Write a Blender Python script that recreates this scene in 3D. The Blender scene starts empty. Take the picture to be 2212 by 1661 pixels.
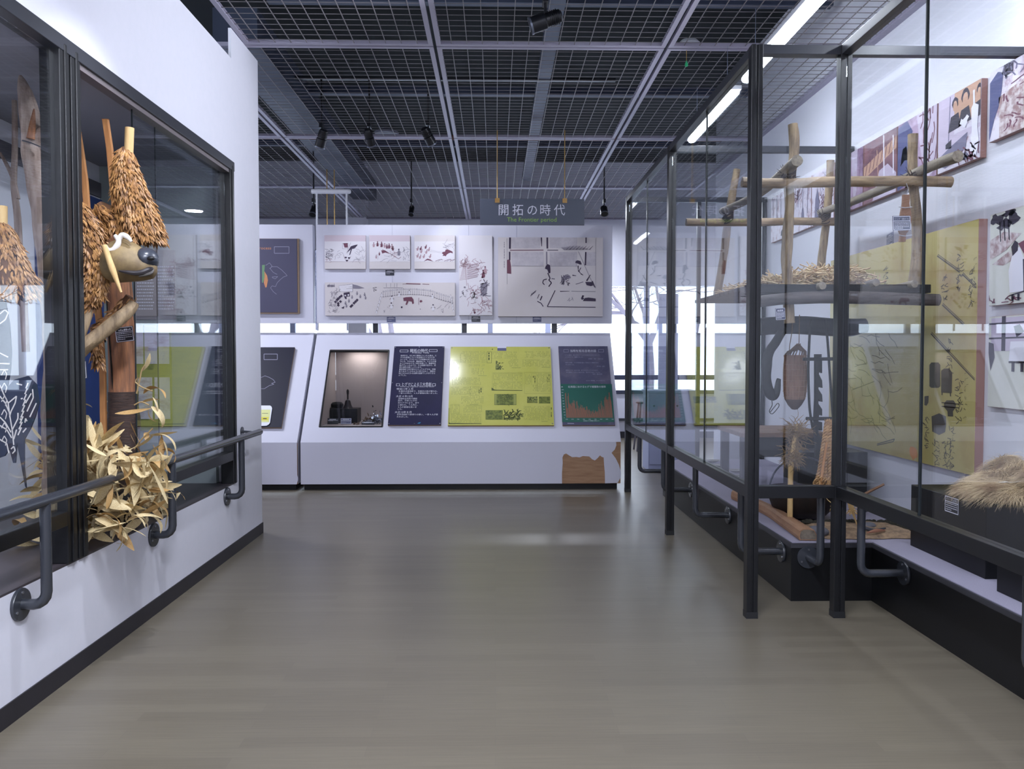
import bpy, math, random
from mathutils import Vector, Matrix, noise
R0 = random.Random(7)
C = bpy.context.scene.collection
SC = bpy.context.scene
PI = math.pi

# ------------------------------------------------------------------ camera
F, CX, CY, H = 1780.0, 1106.0, 830.5, 1.40
PIT = math.atan((CY - 770) / F)
YAW = math.atan((CX - 1070) / F * math.cos(PIT))
cd = bpy.data.cameras.new('camera'); cd.sensor_fit = 'HORIZONTAL'; cd.sensor_width = 36.0
cd.lens = F / 2212 * 36; cd.clip_start = 0.05; cd.clip_end = 300
cam = bpy.data.objects.new('camera', cd); C.objects.link(cam)
cam.location = (0, 0, H); cam.rotation_euler = (PI / 2 - PIT, 0, -YAW)
SC.camera = cam

# ------------------------------------------------------------------ world, exposure
w = bpy.data.worlds.new('overcast_sky'); SC.world = w; w.use_nodes = True
nt = w.node_tree; bg = nt.nodes['Background']
bg.inputs[0].default_value = (0.78, 0.87, 1.0, 1); bg.inputs[1].default_value = 4.2
SC.view_settings.view_transform = 'Standard'; SC.view_settings.look = 'None'
SC.view_settings.gamma = 1.0; SC.view_settings.use_curve_mapping = False
SC.view_settings.exposure = 0.16
cy = SC.cycles
cy.use_denoising = True; cy.max_bounces = 9; cy.diffuse_bounces = 4; cy.glossy_bounces = 5
cy.transparent_max_bounces = 28; cy.transmission_bounces = 6
cy.sample_clamp_indirect = 6.0; cy.caustics_reflective = False; cy.caustics_refractive = False
cy.use_light_tree = True

COOL = (0.84, 0.88, 1.0)
def area(name, loc, rot, sx, sy, power, col=COOL):
    l = bpy.data.lights.new(name, 'AREA'); l.shape = 'RECTANGLE'; l.size = sx; l.size_y = sy
    l.energy = power; l.color = col
    o = bpy.data.objects.new(name, l); C.objects.link(o); o.location = loc; o.rotation_euler = rot
    return o
def spot(name, loc, target, power, ang=50, blend=.6, col=COOL, rad=.04):
    l = bpy.data.lights.new(name, 'SPOT'); l.energy = power; l.spot_size = math.radians(ang)
    l.spot_blend = blend; l.color = col; l.shadow_soft_size = rad
    o = bpy.data.objects.new(name, l); C.objects.link(o); o.location = loc
    o.rotation_euler = (Vector(target) - Vector(loc)).to_track_quat('-Z', 'Y').to_euler()
    return o
# fluorescent battens over the aisle behind the photographer and in the neighbouring rooms
area('aisle_lamp', (-0.2, 1.2, 3.60), (0, 0, 0), 0.25, 2.4, 175)
area('aisle_lamp', (-0.2, -1.6, 3.60), (0, 0, 0), 0.25, 2.4, 190)
area('far_lamp', (0.92, 13.0, 3.66), (0, 0, 0), .22, 0.22, 85).data.shape = 'DISK'
area('far_lamp', (4.3, 12.2, 3.66), (0, 0, 0), .22, 0.22, 50).data.shape = 'DISK'
spot('wall_spot', (-.95, 3.5, 3.62), (-1.95, 4.05, 1.1), 150, 62, .8)
spot('wall_spot', (-.6, 2.0, 3.62), (-2.4, 3.7, 1.5), 120, 50, .8)
area('far_lamp', (-4.3, 8.2, 3.62), (0, 0, 0), 1.6, 0.25, 110)

# ------------------------------------------------------------------ pixel -> point helpers (used to measure positions only)
def ray(px, py):
    r = (px - CX) / F; u = -(py - CY) / F
    fy = math.cos(PIT) + u * math.sin(PIT); z = -math.sin(PIT) + u * math.cos(PIT)
    return Vector((r * math.cos(YAW) + fy * math.sin(YAW), -r * math.sin(YAW) + fy * math.cos(YAW), z))
def at(px, py, Y=None, x=None, z=None):
    d = ray(px, py)
    t = Y / d.y if Y is not None else (x / d.x if x is not None else (z - H) / d.z)
    return Vector((0, 0, H)) + d * t

# ------------------------------------------------------------------ materials
def lin(c):
    return tuple(((v / 255) / 12.92 if v / 255 <= .04045 else ((v / 255 + .055) / 1.055) ** 2.4) for v in c)
MATS = {}
def mat(name, rgb, rough=.6, metal=0, spec=.5, coat=0, emit=None, es=0, n=None):
    """n = (rgb2, scale, (sx,sy,sz), bump, lo, hi): two-tone noise grain"""
    if name in MATS: return MATS[name]
    m = bpy.data.materials.new(name); m.use_nodes = True; MATS[name] = m
    t = m.node_tree; b = t.nodes['Principled BSDF']
    c = (*lin(rgb), 1)
    b.inputs['Base Color'].default_value = c
    b.inputs['Roughness'].default_value = rough; b.inputs['Metallic'].default_value = metal
    b.inputs['Specular IOR Level'].default_value = spec; b.inputs['Coat Weight'].default_value = coat
    if emit:
        b.inputs['Emission Color'].default_value = (*emit, 1); b.inputs['Emission Strength'].default_value = es
    if n:
        rgb2, sc, s3, bump, lo, hi = n
        tc = t.nodes.new('ShaderNodeTexCoord'); mp = t.nodes.new('ShaderNodeMapping')
        mp.inputs['Scale'].default_value = s3
        nz = t.nodes.new('ShaderNodeTexNoise'); nz.inputs['Scale'].default_value = sc; nz.inputs['Detail'].default_value = 6
        nz.inputs['Roughness'].default_value = .62
        cr = t.nodes.new('ShaderNodeValToRGB')
        cr.color_ramp.elements[0].position = lo; cr.color_ramp.elements[0].color = c
        cr.color_ramp.elements[1].position = hi; cr.color_ramp.elements[1].color = (*lin(rgb2), 1)
        t.links.new(tc.outputs['Object'], mp.inputs[0]); t.links.new(mp.outputs[0], nz.inputs['Vector'])
        t.links.new(nz.outputs['Fac'], cr.inputs[0]); t.links.new(cr.outputs[0], b.inputs['Base Color'])
        if bump:
            bp = t.nodes.new('ShaderNodeBump'); bp.inputs['Strength'].default_value = bump; bp.inputs['Distance'].default_value = .004
            t.links.new(nz.outputs['Fac'], bp.inputs['Height']); t.links.new(bp.outputs[0], b.inputs['Normal'])
    return m

def glass(name, tint=(.975, .985, .985)):
    m = bpy.data.materials.new(name); m.use_nodes = True; MATS[name] = m
    t = m.node_tree; t.nodes.remove(t.nodes['Principled BSDF']); out = t.nodes['Material Output']
    tr = t.nodes.new('ShaderNodeBsdfTransparent'); tr.inputs[0].default_value = (*tint, 1)
    gl = t.nodes.new('ShaderNodeBsdfGlossy'); gl.inputs['Roughness'].default_value = 0.0
    gl.inputs['Color'].default_value = (.96, .98, 1, 1)
    lw = t.nodes.new('ShaderNodeLayerWeight'); lw.inputs['Blend'].default_value = .5
    p = t.nodes.new('ShaderNodeMath'); p.operation = 'POWER'; p.inputs[1].default_value = 5
    q = t.nodes.new('ShaderNodeMath'); q.operation = 'MULTIPLY_ADD'; q.inputs[1].default_value = .955; q.inputs[2].default_value = .045
    mx = t.nodes.new('ShaderNodeMixShader')
    t.links.new(lw.outputs['Facing'], p.inputs[0]); t.links.new(p.outputs[0], q.inputs[0])
    t.links.new(q.outputs[0], mx.inputs[0]); t.links.new(tr.outputs[0], mx.inputs[1]); t.links.new(gl.outputs[0], mx.inputs[2])
    t.links.new(mx.outputs[0], out.inputs['Surface'])
    return m
GLASS = glass('case_glass')
WGLASS = glass('window_glass', (.97, .98, .99))

def floor_mat():
    m = bpy.data.materials.new('plank_vinyl'); m.use_nodes = True
    t = m.node_tree; b = t.nodes['Principled BSDF']; L = t.links.new
    tc = t.nodes.new('ShaderNodeTexCoord')
    br = t.nodes.new('ShaderNodeTexBrick'); br.inputs['Scale'].default_value = 1.0
    br.inputs['Brick Width'].default_value = .92; br.inputs['Row Height'].default_value = .075
    br.inputs['Mortar Size'].default_value = .0006; br.inputs['Bias'].default_value = -.1
    br.inputs['Color1'].default_value = (*lin((107, 100, 87)), 1); br.inputs['Color2'].default_value = (*lin((114, 107, 93)), 1)
    br.inputs['Mortar'].default_value = (*lin((102, 95, 86)), 1)
    mp = t.nodes.new('ShaderNodeMapping'); mp.inputs['Scale'].default_value = (1.2, 42, 1)
    nz = t.nodes.new('ShaderNodeTexNoise'); nz.inputs['Scale'].default_value = 3; nz.inputs['Detail'].default_value = 8
    mr = t.nodes.new('ShaderNodeMapRange'); mr.inputs['From Min'].default_value = .25; mr.inputs['From Max'].default_value = .75
    mr.inputs['To Min'].default_value = .9; mr.inputs['To Max'].default_value = 1.1
    n2 = t.nodes.new('ShaderNodeTexNoise'); n2.inputs['Scale'].default_value = .7
    m2 = t.nodes.new('ShaderNodeMapRange'); m2.inputs['To Min'].default_value = .9; m2.inputs['To Max'].default_value = 1.1
    mu = t.nodes.new('ShaderNodeMath'); mu.operation = 'MULTIPLY'
    vm = t.nodes.new('ShaderNodeVectorMath'); vm.operation = 'SCALE'
    L(tc.outputs['Object'], br.inputs['Vector']); L(tc.outputs['Object'], mp.inputs[0]); L(mp.outputs[0], nz.inputs['Vector'])
    L(tc.outputs['Object'], n2.inputs['Vector']); L(nz.outputs['Fac'], mr.inputs[0]); L(n2.outputs['Fac'], m2.inputs[0])
    L(mr.outputs[0], mu.inputs[0]); L(m2.outputs[0], mu.inputs[1])
    L(br.outputs['Color'], vm.inputs[0]); L(mu.outputs[0], vm.inputs['Scale']); L(vm.outputs[0], b.inputs['Base Color'])
    bp = t.nodes.new('ShaderNodeBump'); bp.inputs['Strength'].default_value = .12; bp.inputs['Distance'].default_value = .001
    L(nz.outputs['Fac'], bp.inputs['Height']); L(bp.outputs[0], b.inputs['Normal'])
    b.inputs['Roughness'].default_value = .33; b.inputs['Specular IOR Level'].default_value = .5
    return m

WALL = mat('white_wall_paint', (222, 222, 232), .75, n=((219, 220, 230), 20, (1, 1, 1), .02, .35, .7))
LAM = mat('white_laminate', (214, 214, 228), .45)
BLK = mat('black_steel', (20, 21, 24), .36, 0, .45)
DGR = mat('dark_grey_steel', (46, 48, 55), .35, 0, .6)
RAILM = mat('grey_painted_handrail', (52, 55, 62), .27, 0, .7)
KICK = mat('dark_kick_vinyl', (36, 34, 41), .5)
BLKP = mat('black_painted_board', (16, 17, 20), .42, 0, .35)
CARP = mat('lavender_grey_carpet', (164, 160, 178), .95, n=((146, 142, 162), 260, (1, 1, 1), .3, .3, .7))
GRIDM = mat('grey_ceiling_grid', (156, 152, 170), .5)
WIREM = mat('grille_wire', (112, 107, 110), .5)
SLAB = mat('dark_slab', (22, 31, 35), .9, n=((16, 24, 28), 2, (1, 1, 1), 0, .3, .7))
DUCT = mat('galvanised_duct', (60, 68, 88), .5, .2)
WHT = mat('white_plastic', (232, 234, 240), .4)
INK = mat('white_ink', (222, 222, 235), .6)
NAVY = mat('navy_panel', (40, 38, 74), .55, 0, .25, n=((34, 33, 62), 3, (1, 1, 1), 0, .3, .7))
YEL = mat('yellow_panel', (206, 204, 116), .16, 0, .5, n=((194, 194, 98), 3, (1, 1, 1), 0, .3, .7))
EDGEW = mat('panel_wood_edge', (134, 112, 92), .7)
CREAM = mat('cream_print', (214, 207, 208), .65)
PINKB = mat('pinkish_print_band', (205, 190, 200), .65)
WPRINT = mat('white_print', (224, 220, 226), .65)
BROWNE = mat('brown_picture_edge', (150, 112, 104), .6)
PLY = mat('bare_plywood', (176, 140, 108), .7, n=((150, 112, 84), 5, (1, 1, 9), .1, .35, .7))
def wood(name, a, b, sc=9, s3=(5, 5, .6), bump=.5, lo=.32, hi=.68, rough=.7):
    return mat(name, a, rough, n=(b, sc, s3, bump, lo, hi))
LOG = wood('weathered_log', (166, 144, 112), (108, 90, 70), 8, (6, 6, 1))
LOGX = wood('weathered_log_cross', (170, 146, 114), (112, 92, 72), 8, (1, 6, 6))
LOGY = wood('weathered_log_long', (150, 140, 122), (108, 96, 84), 8, (6, 1, 6))
DRIFT = wood('grey_driftwood', (168, 152, 142), (120, 98, 86), 7, (6, 6, 1))
POLEW = wood('red_brown_pole', (162, 108, 70), (104, 70, 52), 9, (7, 7, .7))
BARK = wood('dark_birch_bark', (70, 48, 38), (36, 26, 24), 10, (2, 2, 14), .9)
STAKE = wood('honey_stake', (176, 124, 72), (150, 98, 54), 8, (8, 8, .8), .2)
PALE = wood('pale_peeled_wood', (206, 176, 124), (186, 150, 98), 8, (8, 8, .8), .2)
SOOT = mat('sooty_black_wood', (15, 15, 16), .6, 0, .3, n=((30, 27, 26), 8, (1, 6, 6), .5, .4, .75))
HUSK = mat('brown_seed_husk', (190, 142, 86), .5, n=((104, 66, 36), 26, (1, 1, 1), 0, .35, .65))
LEAFM = mat('dry_corn_leaf', (222, 206, 162), .6, n=((178, 144, 92), 9, (8, 2, 8), .2, .4, .75))
LEAFB = mat('brown_corn_leaf', (166, 128, 76), .6, n=((196, 168, 116), 9, (8, 2, 8), .2, .4, .8))
STRAW = mat('pale_straw', (214, 194, 154), .7, n=((168, 128, 88), 30, (1, 1, 1), 0, .4, .7))
BLUEP = mat('deep_blue_panel', (44, 66, 128), .6, n=((36, 56, 106), 2, (1, 1, 1), 0, .3, .7))

# ------------------------------------------------------------------ mesh builder
class MB:
    def __init__(s): s.v = []; s.f = []; s.m = []; s.mi = 0
    def add(s, vs, fs):
        o = len(s.v); s.v += [tuple(p) for p in vs]; s.f += [tuple(i + o for i in f) for f in fs]; s.m += [s.mi] * len(fs); return s
    def box(s, x0, x1, y0, y1, z0, z1):
        return s.add([(x0, y0, z0), (x1, y0, z0), (x1, y1, z0), (x0, y1, z0), (x0, y0, z1), (x1, y0, z1), (x1, y1, z1), (x0, y1, z1)],
                     [(0, 3, 2, 1), (4, 5, 6, 7), (0, 1, 5, 4), (1, 2, 6, 5), (2, 3, 7, 6), (3, 0, 4, 7)])
    def obox(s, c, ax, ay, az):
        c, ax, ay, az = map(Vector, (c, ax, ay, az))
        return s.add([c - ax - ay - az, c + ax - ay - az, c + ax + ay - az, c - ax + ay - az, c - ax - ay + az, c + ax - ay + az, c + ax + ay + az, c - ax + ay + az],
                     [(0, 3, 2, 1), (4, 5, 6, 7), (0, 1, 5, 4), (1, 2, 6, 5), (2, 3, 7, 6), (3, 0, 4, 7)])
    def tube(s, pts, rad, n=12, jit=0, seed=0, cap=True, flat=None):
        pts = [Vector(p) for p in pts]; k = len(pts)
        if not isinstance(rad, (list, tuple)): rad = [rad] * k
        T = []
        for i in range(k):
            d = pts[min(i + 1, k - 1)] - pts[max(i - 1, 0)]; T.append(d.normalized() if d.length > 1e-9 else Vector((0, 0, 1)))
        a = Vector((0, 0, 1)) if abs(T[0].z) < .9 else Vector((1, 0, 0))
        u = T[0].cross(a).normalized(); vs = []
        for i in range(k):
            u = (u - T[i] * u.dot(T[i])).normalized(); v = T[i].cross(u)
            for j in range(n):
                g = 2 * PI * j / n; r = rad[i]
                if jit:
                    r *= 1 + jit * noise.noise(pts[i] * 9 + Vector((math.cos(g) * 1.5, math.sin(g) * 1.5, seed)))
                fu = 1 if flat is None else flat
                vs.append(pts[i] + u * math.cos(g) * r + v * math.sin(g) * r * fu)
        fs = [(i * n + j, i * n + (j + 1) % n, (i + 1) * n + (j + 1) % n, (i + 1) * n + j) for i in range(k - 1) for j in range(n)]
        if cap: fs += [tuple(range(n - 1, -1, -1)), tuple((k - 1) * n + j for j in range(n))]
        return s.add(vs, fs)
    def lathe(s, c, prof, n=24, axis=(0, 0, 1)):
        c = Vector(c); az = Vector(axis).normalized(); a = Vector((1, 0, 0)) if abs(az.x) < .9 else Vector((0, 1, 0))
        ax = az.cross(a).normalized(); ay = az.cross(ax); vs = []
        for (r, h) in prof:
            for j in range(n):
                g = 2 * PI * j / n; vs.append(c + az * h + ax * (r * math.cos(g)) + ay * (r * math.sin(g)))
        k = len(prof)
        fs = [(i * n + j, i * n + (j + 1) % n, (i + 1) * n + (j + 1) % n, (i + 1) * n + j) for i in range(k - 1) for j in range(n)]
        if prof[0][0] > 1e-5: fs.append(tuple(range(n - 1, -1, -1)))
        if prof[-1][0] > 1e-5: fs.append(tuple((k - 1) * n + j for j in range(n)))
        return s.add(vs, fs)
    def prism(s, pts, d):
        pts = [Vector(p) for p in pts]; d = Vector(d); n = len(pts)
        return s.add(pts + [p + d for p in pts], [tuple(range(n - 1, -1, -1)), tuple(range(n, 2 * n))] + [(i, (i + 1) % n, n + (i + 1) % n, n + i) for i in range(n)])
    def ell(s, c, rx, ry, rz, n=12, k=8):
        vs = []; c = Vector(c)
        for i in range(k + 1):
            a = -PI / 2 + PI * i / k
            for j in range(n):
                g = 2 * PI * j / n; vs.append(c + Vector((rx * math.cos(a) * math.cos(g), ry * math.cos(a) * math.sin(g), rz * math.sin(a))))
        return s.add(vs, [(i * n + j, i * n + (j + 1) % n, (i + 1) * n + (j + 1) % n, (i + 1) * n + j) for i in range(k) for j in range(n)])
    def build(s, name, m, parent=None, smooth=False, bevel=0, origin=None):
        if origin is None:
            if parent is not None: origin = Vector(parent['_o'])
            else:
                xs = [p[0] for p in s.v]; ys = [p[1] for p in s.v]; zs = [p[2] for p in s.v]
                origin = Vector(((min(xs) + max(xs)) / 2, (min(ys) + max(ys)) / 2, min(zs)))
        me = bpy.data.meshes.new(name)
        ox, oy, oz = origin
        me.from_pydata([(x - ox, y - oy, z - oz) for (x, y, z) in s.v], [], s.f)
        ms = m if isinstance(m, (list, tuple)) else [m]
        for q in ms: me.materials.append(q)
        if len(ms) > 1: me.polygons.foreach_set('material_index', s.m)
        if smooth: me.polygons.foreach_set('use_smooth', [True] * len(me.polygons))
        me.update()
        o = bpy.data.objects.new(name, me); C.objects.link(o)
        o['_o'] = tuple(origin)
        if parent is not None: o.parent = parent
        else: o.location = origin
        if bevel:
            b = o.modifiers.new('bevel', 'BEVEL'); b.width = bevel; b.segments = 2; b.limit_method = 'ANGLE'
        if smooth:
            try: me.set_sharp_from_angle(angle=math.radians(42))
            except Exception: pass
        return o
def tag(o, label, cat, group=None, kind=None):
    if label: o['label'] = label
    if cat: o['category'] = cat
    if group: o['group'] = group
    if kind: o['kind'] = kind
    return o
def thing(name, loc, label, cat, group=None):
    o = bpy.data.objects.new(name, None); C.objects.link(o); o.location = loc; o.empty_display_size = .1
    o['_o'] = tuple(loc); return tag(o, label, cat, group)
def struct(name, o): o['kind'] = 'structure'; return o
def stuff(o): o['kind'] = 'stuff'; return o
def box(name, m, parent, *b, **k): return MB().box(*b).build(name, m, parent, **k)
def spl(P, k=6):
    P = [Vector(p) for p in P]; out = []
    for i in range(len(P) - 1):
        a, b, c, d = P[max(i - 1, 0)], P[i], P[i + 1], P[min(i + 2, len(P) - 1)]
        for j in range(k):
            t = j / k
            out.append(.5 * ((2 * b) + (c - a) * t + (2 * a - 5 * b + 4 * c - d) * t * t + (3 * b - a - 3 * c + d) * t ** 3))
    out.append(P[-1]); return out
def splr(rs, k=6):
    out = []
    for i in range(len(rs) - 1):
        for j in range(k): out.append(rs[i] + (rs[i + 1] - rs[i]) * j / k)
    return out + [rs[-1]]

# ------------------------------------------------------------------ printing (flat ink on panels)
FONT = {}
def text_geo(s, size, extrude=0, sx=1.0):
    c = bpy.data.curves.new('t', 'FONT'); c.body = s; c.size = size; c.resolution_u = 2; c.align_x = 'LEFT'
    o = bpy.data.objects.new('t', c); C.objects.link(o)
    dg = bpy.context.evaluated_depsgraph_get(); dg.update()
    me = bpy.data.meshes.new_from_object(o.evaluated_get(dg))
    vs = [(v.co.x * sx, v.co.y) for v in me.vertices]; fs = [tuple(p.vertices) for p in me.polygons]
    bpy.data.objects.remove(o); bpy.data.curves.remove(c); bpy.data.meshes.remove(me)
    return vs, fs
class Art:
    """ink shapes on a plane: P(u,v) -> world point; nrm = outward normal"""
    def __init__(s, P, nrm, mats):
        s.P = P; s.n = Vector(nrm).normalized(); s.mats = mats; s.mb = MB(); s.lay = 0.0012; s.clip = None
    def pt(s, u, v):
        if s.clip: u = min(max(u, s.clip[0]), s.clip[2]); v = min(max(v, s.clip[1]), s.clip[3])
        return s.P(u, v) + s.n * s.lay
    def poly(s, pts, m=0):
        s.mb.mi = m; s.mb.add([s.pt(*p) for p in pts], [tuple(range(len(pts)))]); return s
    def rect(s, u0, v0, u1, v1, m=0): return s.poly([(u0, v0), (u1, v0), (u1, v1), (u0, v1)], m)
    def line(s, pts, w, m=0, taper=False):
        for i in range(len(pts) - 1):
            (a, b), (c, d) = pts[i], pts[i + 1]; L = math.hypot(c - a, d - b) or 1e-6
            nx, ny = -(d - b) / L * w / 2, (c - a) / L * w / 2
            k = .4 if taper else 1
            s.poly([(a + nx, b + ny), (a - nx, b - ny), (c - nx * k, d - ny * k), (c + nx * k, d + ny * k)], m)
        return s
    def frame(s, u0, v0, u1, v1, w, m=0): return s.line([(u0, v0), (u1, v0), (u1, v1), (u0, v1), (u0, v0)], w, m)
    def blob(s, u, v, ru, rv, m=0, seed=0, rough=.25, n=12):
        r = random.Random(seed * 77 + int(u * 13) + int(v * 7))
        return s.poly([(u + ru * math.cos(2 * PI * i / n) * (1 + rough * (r.random() - .5) * 2), v + rv * math.sin(2 * PI * i / n) * (1 + rough * (r.random() - .5) * 2)) for i in range(n)], m)
    def scrib(s, u0, v0, u1, v1, k, L, w, m=0, seed=1, ang=None):
        r = random.Random(seed)
        for _ in range(k):
            u, v = r.uniform(u0, u1), r.uniform(v0, v1); g = ang + r.uniform(-.4, .4) if ang is not None else r.uniform(0, 2 * PI)
            pts = [(u, v)]
            for _ in range(3):
                g += r.uniform(-.6, .6); u += math.cos(g) * L / 3; v += math.sin(g) * L / 3; pts.append((u, v))
            s.line(pts, w, m)
        return s
    def cols(s, u0, v0, u1, v1, pitch, w, m=0, seed=1, fill=.72):
        """vertical newspaper columns of little dashes"""
        r = random.Random(seed); u = u0
        sg = 1 if v1 > v0 else -1
        while u < u1:
            v = v0
            while (v1 - v) * sg > 0:
                L = r.uniform(.5, 1.6) * pitch
                if r.random() < fill: s.rect(u, v, u + w, v + sg * min(L, abs(v1 - v)), m)
                v += sg * (L + pitch * .35)
            u += pitch
        return s
    def text(s, st, u, v, size, m=0, sx=1.0, down=True, vertical=False):
        if vertical:
            for i, ch in enumerate(st): s.text(ch, u, v + i * size * 1.1 * (1 if down else -1), size, m, sx, down)
            return s
        vs, fs = text_geo(st, size, 0, sx); k = -1 if down else 1
        s.mb.mi = m; s.mb.add([s.pt(u + a, v + k * b) for a, b in vs], fs); return s
    def fig(s, u, v, h, m=0, m2=None, lean=0):
        """small brush figure: head and robe"""
        m2 = m if m2 is None else m2
        s.blob(u + lean * h * .4, v - h * .42, h * .1, h * .1, m, 3)
        s.poly([(u + lean * h * .35 - h * .07, v - h * .32), (u + lean * h * .35 + h * .09, v - h * .32), (u + h * .22, v + h * .2), (u + h * .12, v + h * .42), (u - h * .2, v + h * .38), (u - h * .16, v)], m2)
        s.line([(u - h * .12, v - h * .1), (u - h * .34, v + h * .05)], h * .05, m); s.line([(u + h * .1, v - h * .1), (u + h * .34, v - h * .02)], h * .05, m); return s
    def build(s, name, parent): return s.mb.build(name, s.mats, parent)
def zoomP(x0, y0, sc, Y=None, x=None, fn=None):
    if fn: return lambda u, v: fn(x0 + u / sc, y0 + v / sc)
    return lambda u, v: at(x0 + u / sc, y0 + v / sc, Y=Y, x=x)

# ================================================================== ROOM
CEIL, LW, RW, EW = 3.70, -1.85, 2.79, 14.1
f = MB().box(-6.5, 6.5, -3.5, EW + .2, -.1, 0).build('floor', floor_mat(), origin=Vector((0, 0, 0))); struct('f', f)
struct('', MB().box(-6.7, 6.7, -3.7, EW + .3, 4.7, 4.8).build('ceiling_slab', SLAB))
struct('', MB().box(-6.7, 6.7, -3.7, -3.5, 0, 4.7).build('wall_back', WALL))
struct('', MB().box(-6.7, -6.5, 6.5, EW, 0, 4.7).build('wall_side_far', WALL))
struct('', MB().box(6.5, 6.7, 10.4, EW, 0, 4.7).build('wall_side_outer', WALL))
struct('', MB().box(RW, RW + .15, -3.5, 10.45, 0, 4.7).build('wall_right', WALL))
struct('', MB().box(RW + .15, 6.5, 10.25, 10.45, 0, 4.7).build('wall_return', WALL))
# end wall with a strip window
ZS, ZT = .80, 2.61
b = MB().box(-6.7, 6.7, EW, EW + .15, 0, ZS).box(-6.7, 6.7, EW, EW + .15, ZT, 4.7)
struct('', b.build('wall_end', WALL))
struct('', MB().box(-6.5, 6.5, EW - .02, EW, 0, .11).build('baseboard_end', KICK))
struct('', MB().box(-6.5, 6.5, EW - .08, EW, .30, .34).build('trim_end', DGR))
struct('', MB().box(-2.45, -2.15, EW - .30, EW, 0, 4.6).build('pillar_end', WALL))
wi = thing('window_1', (0, EW, ZS), None, None); wi['kind'] = 'structure'
b = MB()
for x in (-6.4, -4.95, -3.45, -.087, .903, 2.6, 4.3, 6.0): b.box(x - .045, x + .045, EW + .02, EW + .09, ZS, ZT)
b.build('mullion', mat('pale_mullion', (176, 184, 214), .5), wi)
box('window_frame', mat('dark_window_frame', (52, 56, 78), .45), wi, -6.5, 6.5, EW - .03, EW + .1, ZS - .04, ZS + .02)
box('rail', MATS['dark_window_frame'], wi, -6.5, 6.5, EW + .0, EW + .08, 1.0, 1.08)
box('window_pane', WGLASS, wi, -6.5, 6.5, EW + .05, EW + .056, ZS, ZT)
# left wall with the showcase opening
LY0, LY1 = -1.4, 5.89      # opening
b = MB()
b.box(LW - .12, LW, -3.5, 5.89, 0, .4968); b.box(LW - .12, LW, -3.5, 5.89, 2.765, 3.49)
b.box(LW - .12, LW, -3.5, LY0, .505, 2.765); b.box(-2.9, LW, 5.89, 6.54, 0, 3.49); b.box(LW - .02, LW, 5.89, 6.54, 3.49, CEIL); b.box(-2.9, LW - .021, 6.44, 6.54, 3.49, CEIL)
struct('', b.build('wall_left', WALL))
b = MB().box(LW, LW + .006, -3.5, 6.546, 0, .085).box(-2.9, LW + .006, 6.54, 6.546, 0, .085)
struct('', b.build('baseboard_left', KICK))
struct('', MB().box(-6.5, -2.9, 6.4, 6.54, 0, 4.7).build('wall_return_left', WALL))
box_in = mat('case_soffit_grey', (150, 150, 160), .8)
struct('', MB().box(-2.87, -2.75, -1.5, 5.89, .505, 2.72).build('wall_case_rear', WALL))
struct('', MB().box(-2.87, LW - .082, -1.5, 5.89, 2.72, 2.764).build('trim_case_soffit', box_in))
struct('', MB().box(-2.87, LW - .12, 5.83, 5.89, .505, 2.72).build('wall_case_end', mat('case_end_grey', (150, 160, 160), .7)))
struct('', MB().box(-2.87, LW - .12, -1.5, -1.44, .505, 2.72).build('wall_case_start', WALL))
struct('', MB().box(-2.87, LW - .001, -1.4, 5.89, .497, .5065).build('trim_case_ledge', mat('dark_ledge', (64, 58, 62), .4)))
# dark band and blue panel on the case rear wall
tag(box('dark_header_strip', mat('header_grey', (92, 90, 98), .7), None, -2.749, -2.735, 1.0, 5.82, 2.50, 2.60), 'dark grey strip along the top of the showcase rear wall', 'strip')
tag(box('blue_display_panel', BLUEP, None, -2.749, -2.72, 5.0, 5.80, .52, 2.48), 'deep blue panel on the rear wall behind the cracked pole', 'panel')

# ---------------------------------------------------------------- ceiling grille
XS = [-5.75, -4.0, -2.231, -.447, 1.278, 2.78]
YS = [-1.49, 1.08, 3.65, 6.216, 8.79, 11.36, 13.95]
ce = thing('ceiling', (0, 6, CEIL), None, None); ce['kind'] = 'structure'
for i in range(5):
    for j in range(6):
        x0, x1, y0, y1 = XS[i] + .012, XS[i + 1] - .012, YS[j] + .012, YS[j + 1] - .012
        if i <= 1 and j < 3: continue
        if i <= 1 and j == 3: y0 = 6.56
        if i == 2 and j < 3: x0 = LW + .005
        b = MB(); t = .034
        b.box(x0, x1, y0, y0 + t, CEIL, CEIL + .03).box(x0, x1, y1 - t, y1, CEIL, CEIL + .03)
        b.box(x0, x0 + t, y0 + t, y1 - t, CEIL, CEIL + .03).box(x1 - t, x1, y0 + t, y1 - t, CEIL, CEIL + .03)
        p = b.build('grille_panel', GRIDM, ce)
        b = MB()
        nx = 15 if x1 - x0 > 1.5 else max(2, round((x1 - x0) / .117))
        for k in range(1, nx):
            x = x0 + (x1 - x0) * k / nx; b.box(x - .0026, x + .0026, y0 + t, y1 - t, CEIL + .004, CEIL + .009)
        ny = max(3, round((y1 - y0) / .0905))
        for k in range(1, ny):
            y = y0 + (y1 - y0) * k / ny; b.box(x0 + t, x1 - t, y - .0011, y + .0011, CEIL + .005, CEIL + .009)
        stuff(b.build('grille_wires', WIREM, p))
# wall angle along the right wall
struct('', MB().box(RW - .05, RW, -3.4, 10.4, CEIL - .012, CEIL + .03).build('trim_wall_angle', GRIDM))
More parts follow.
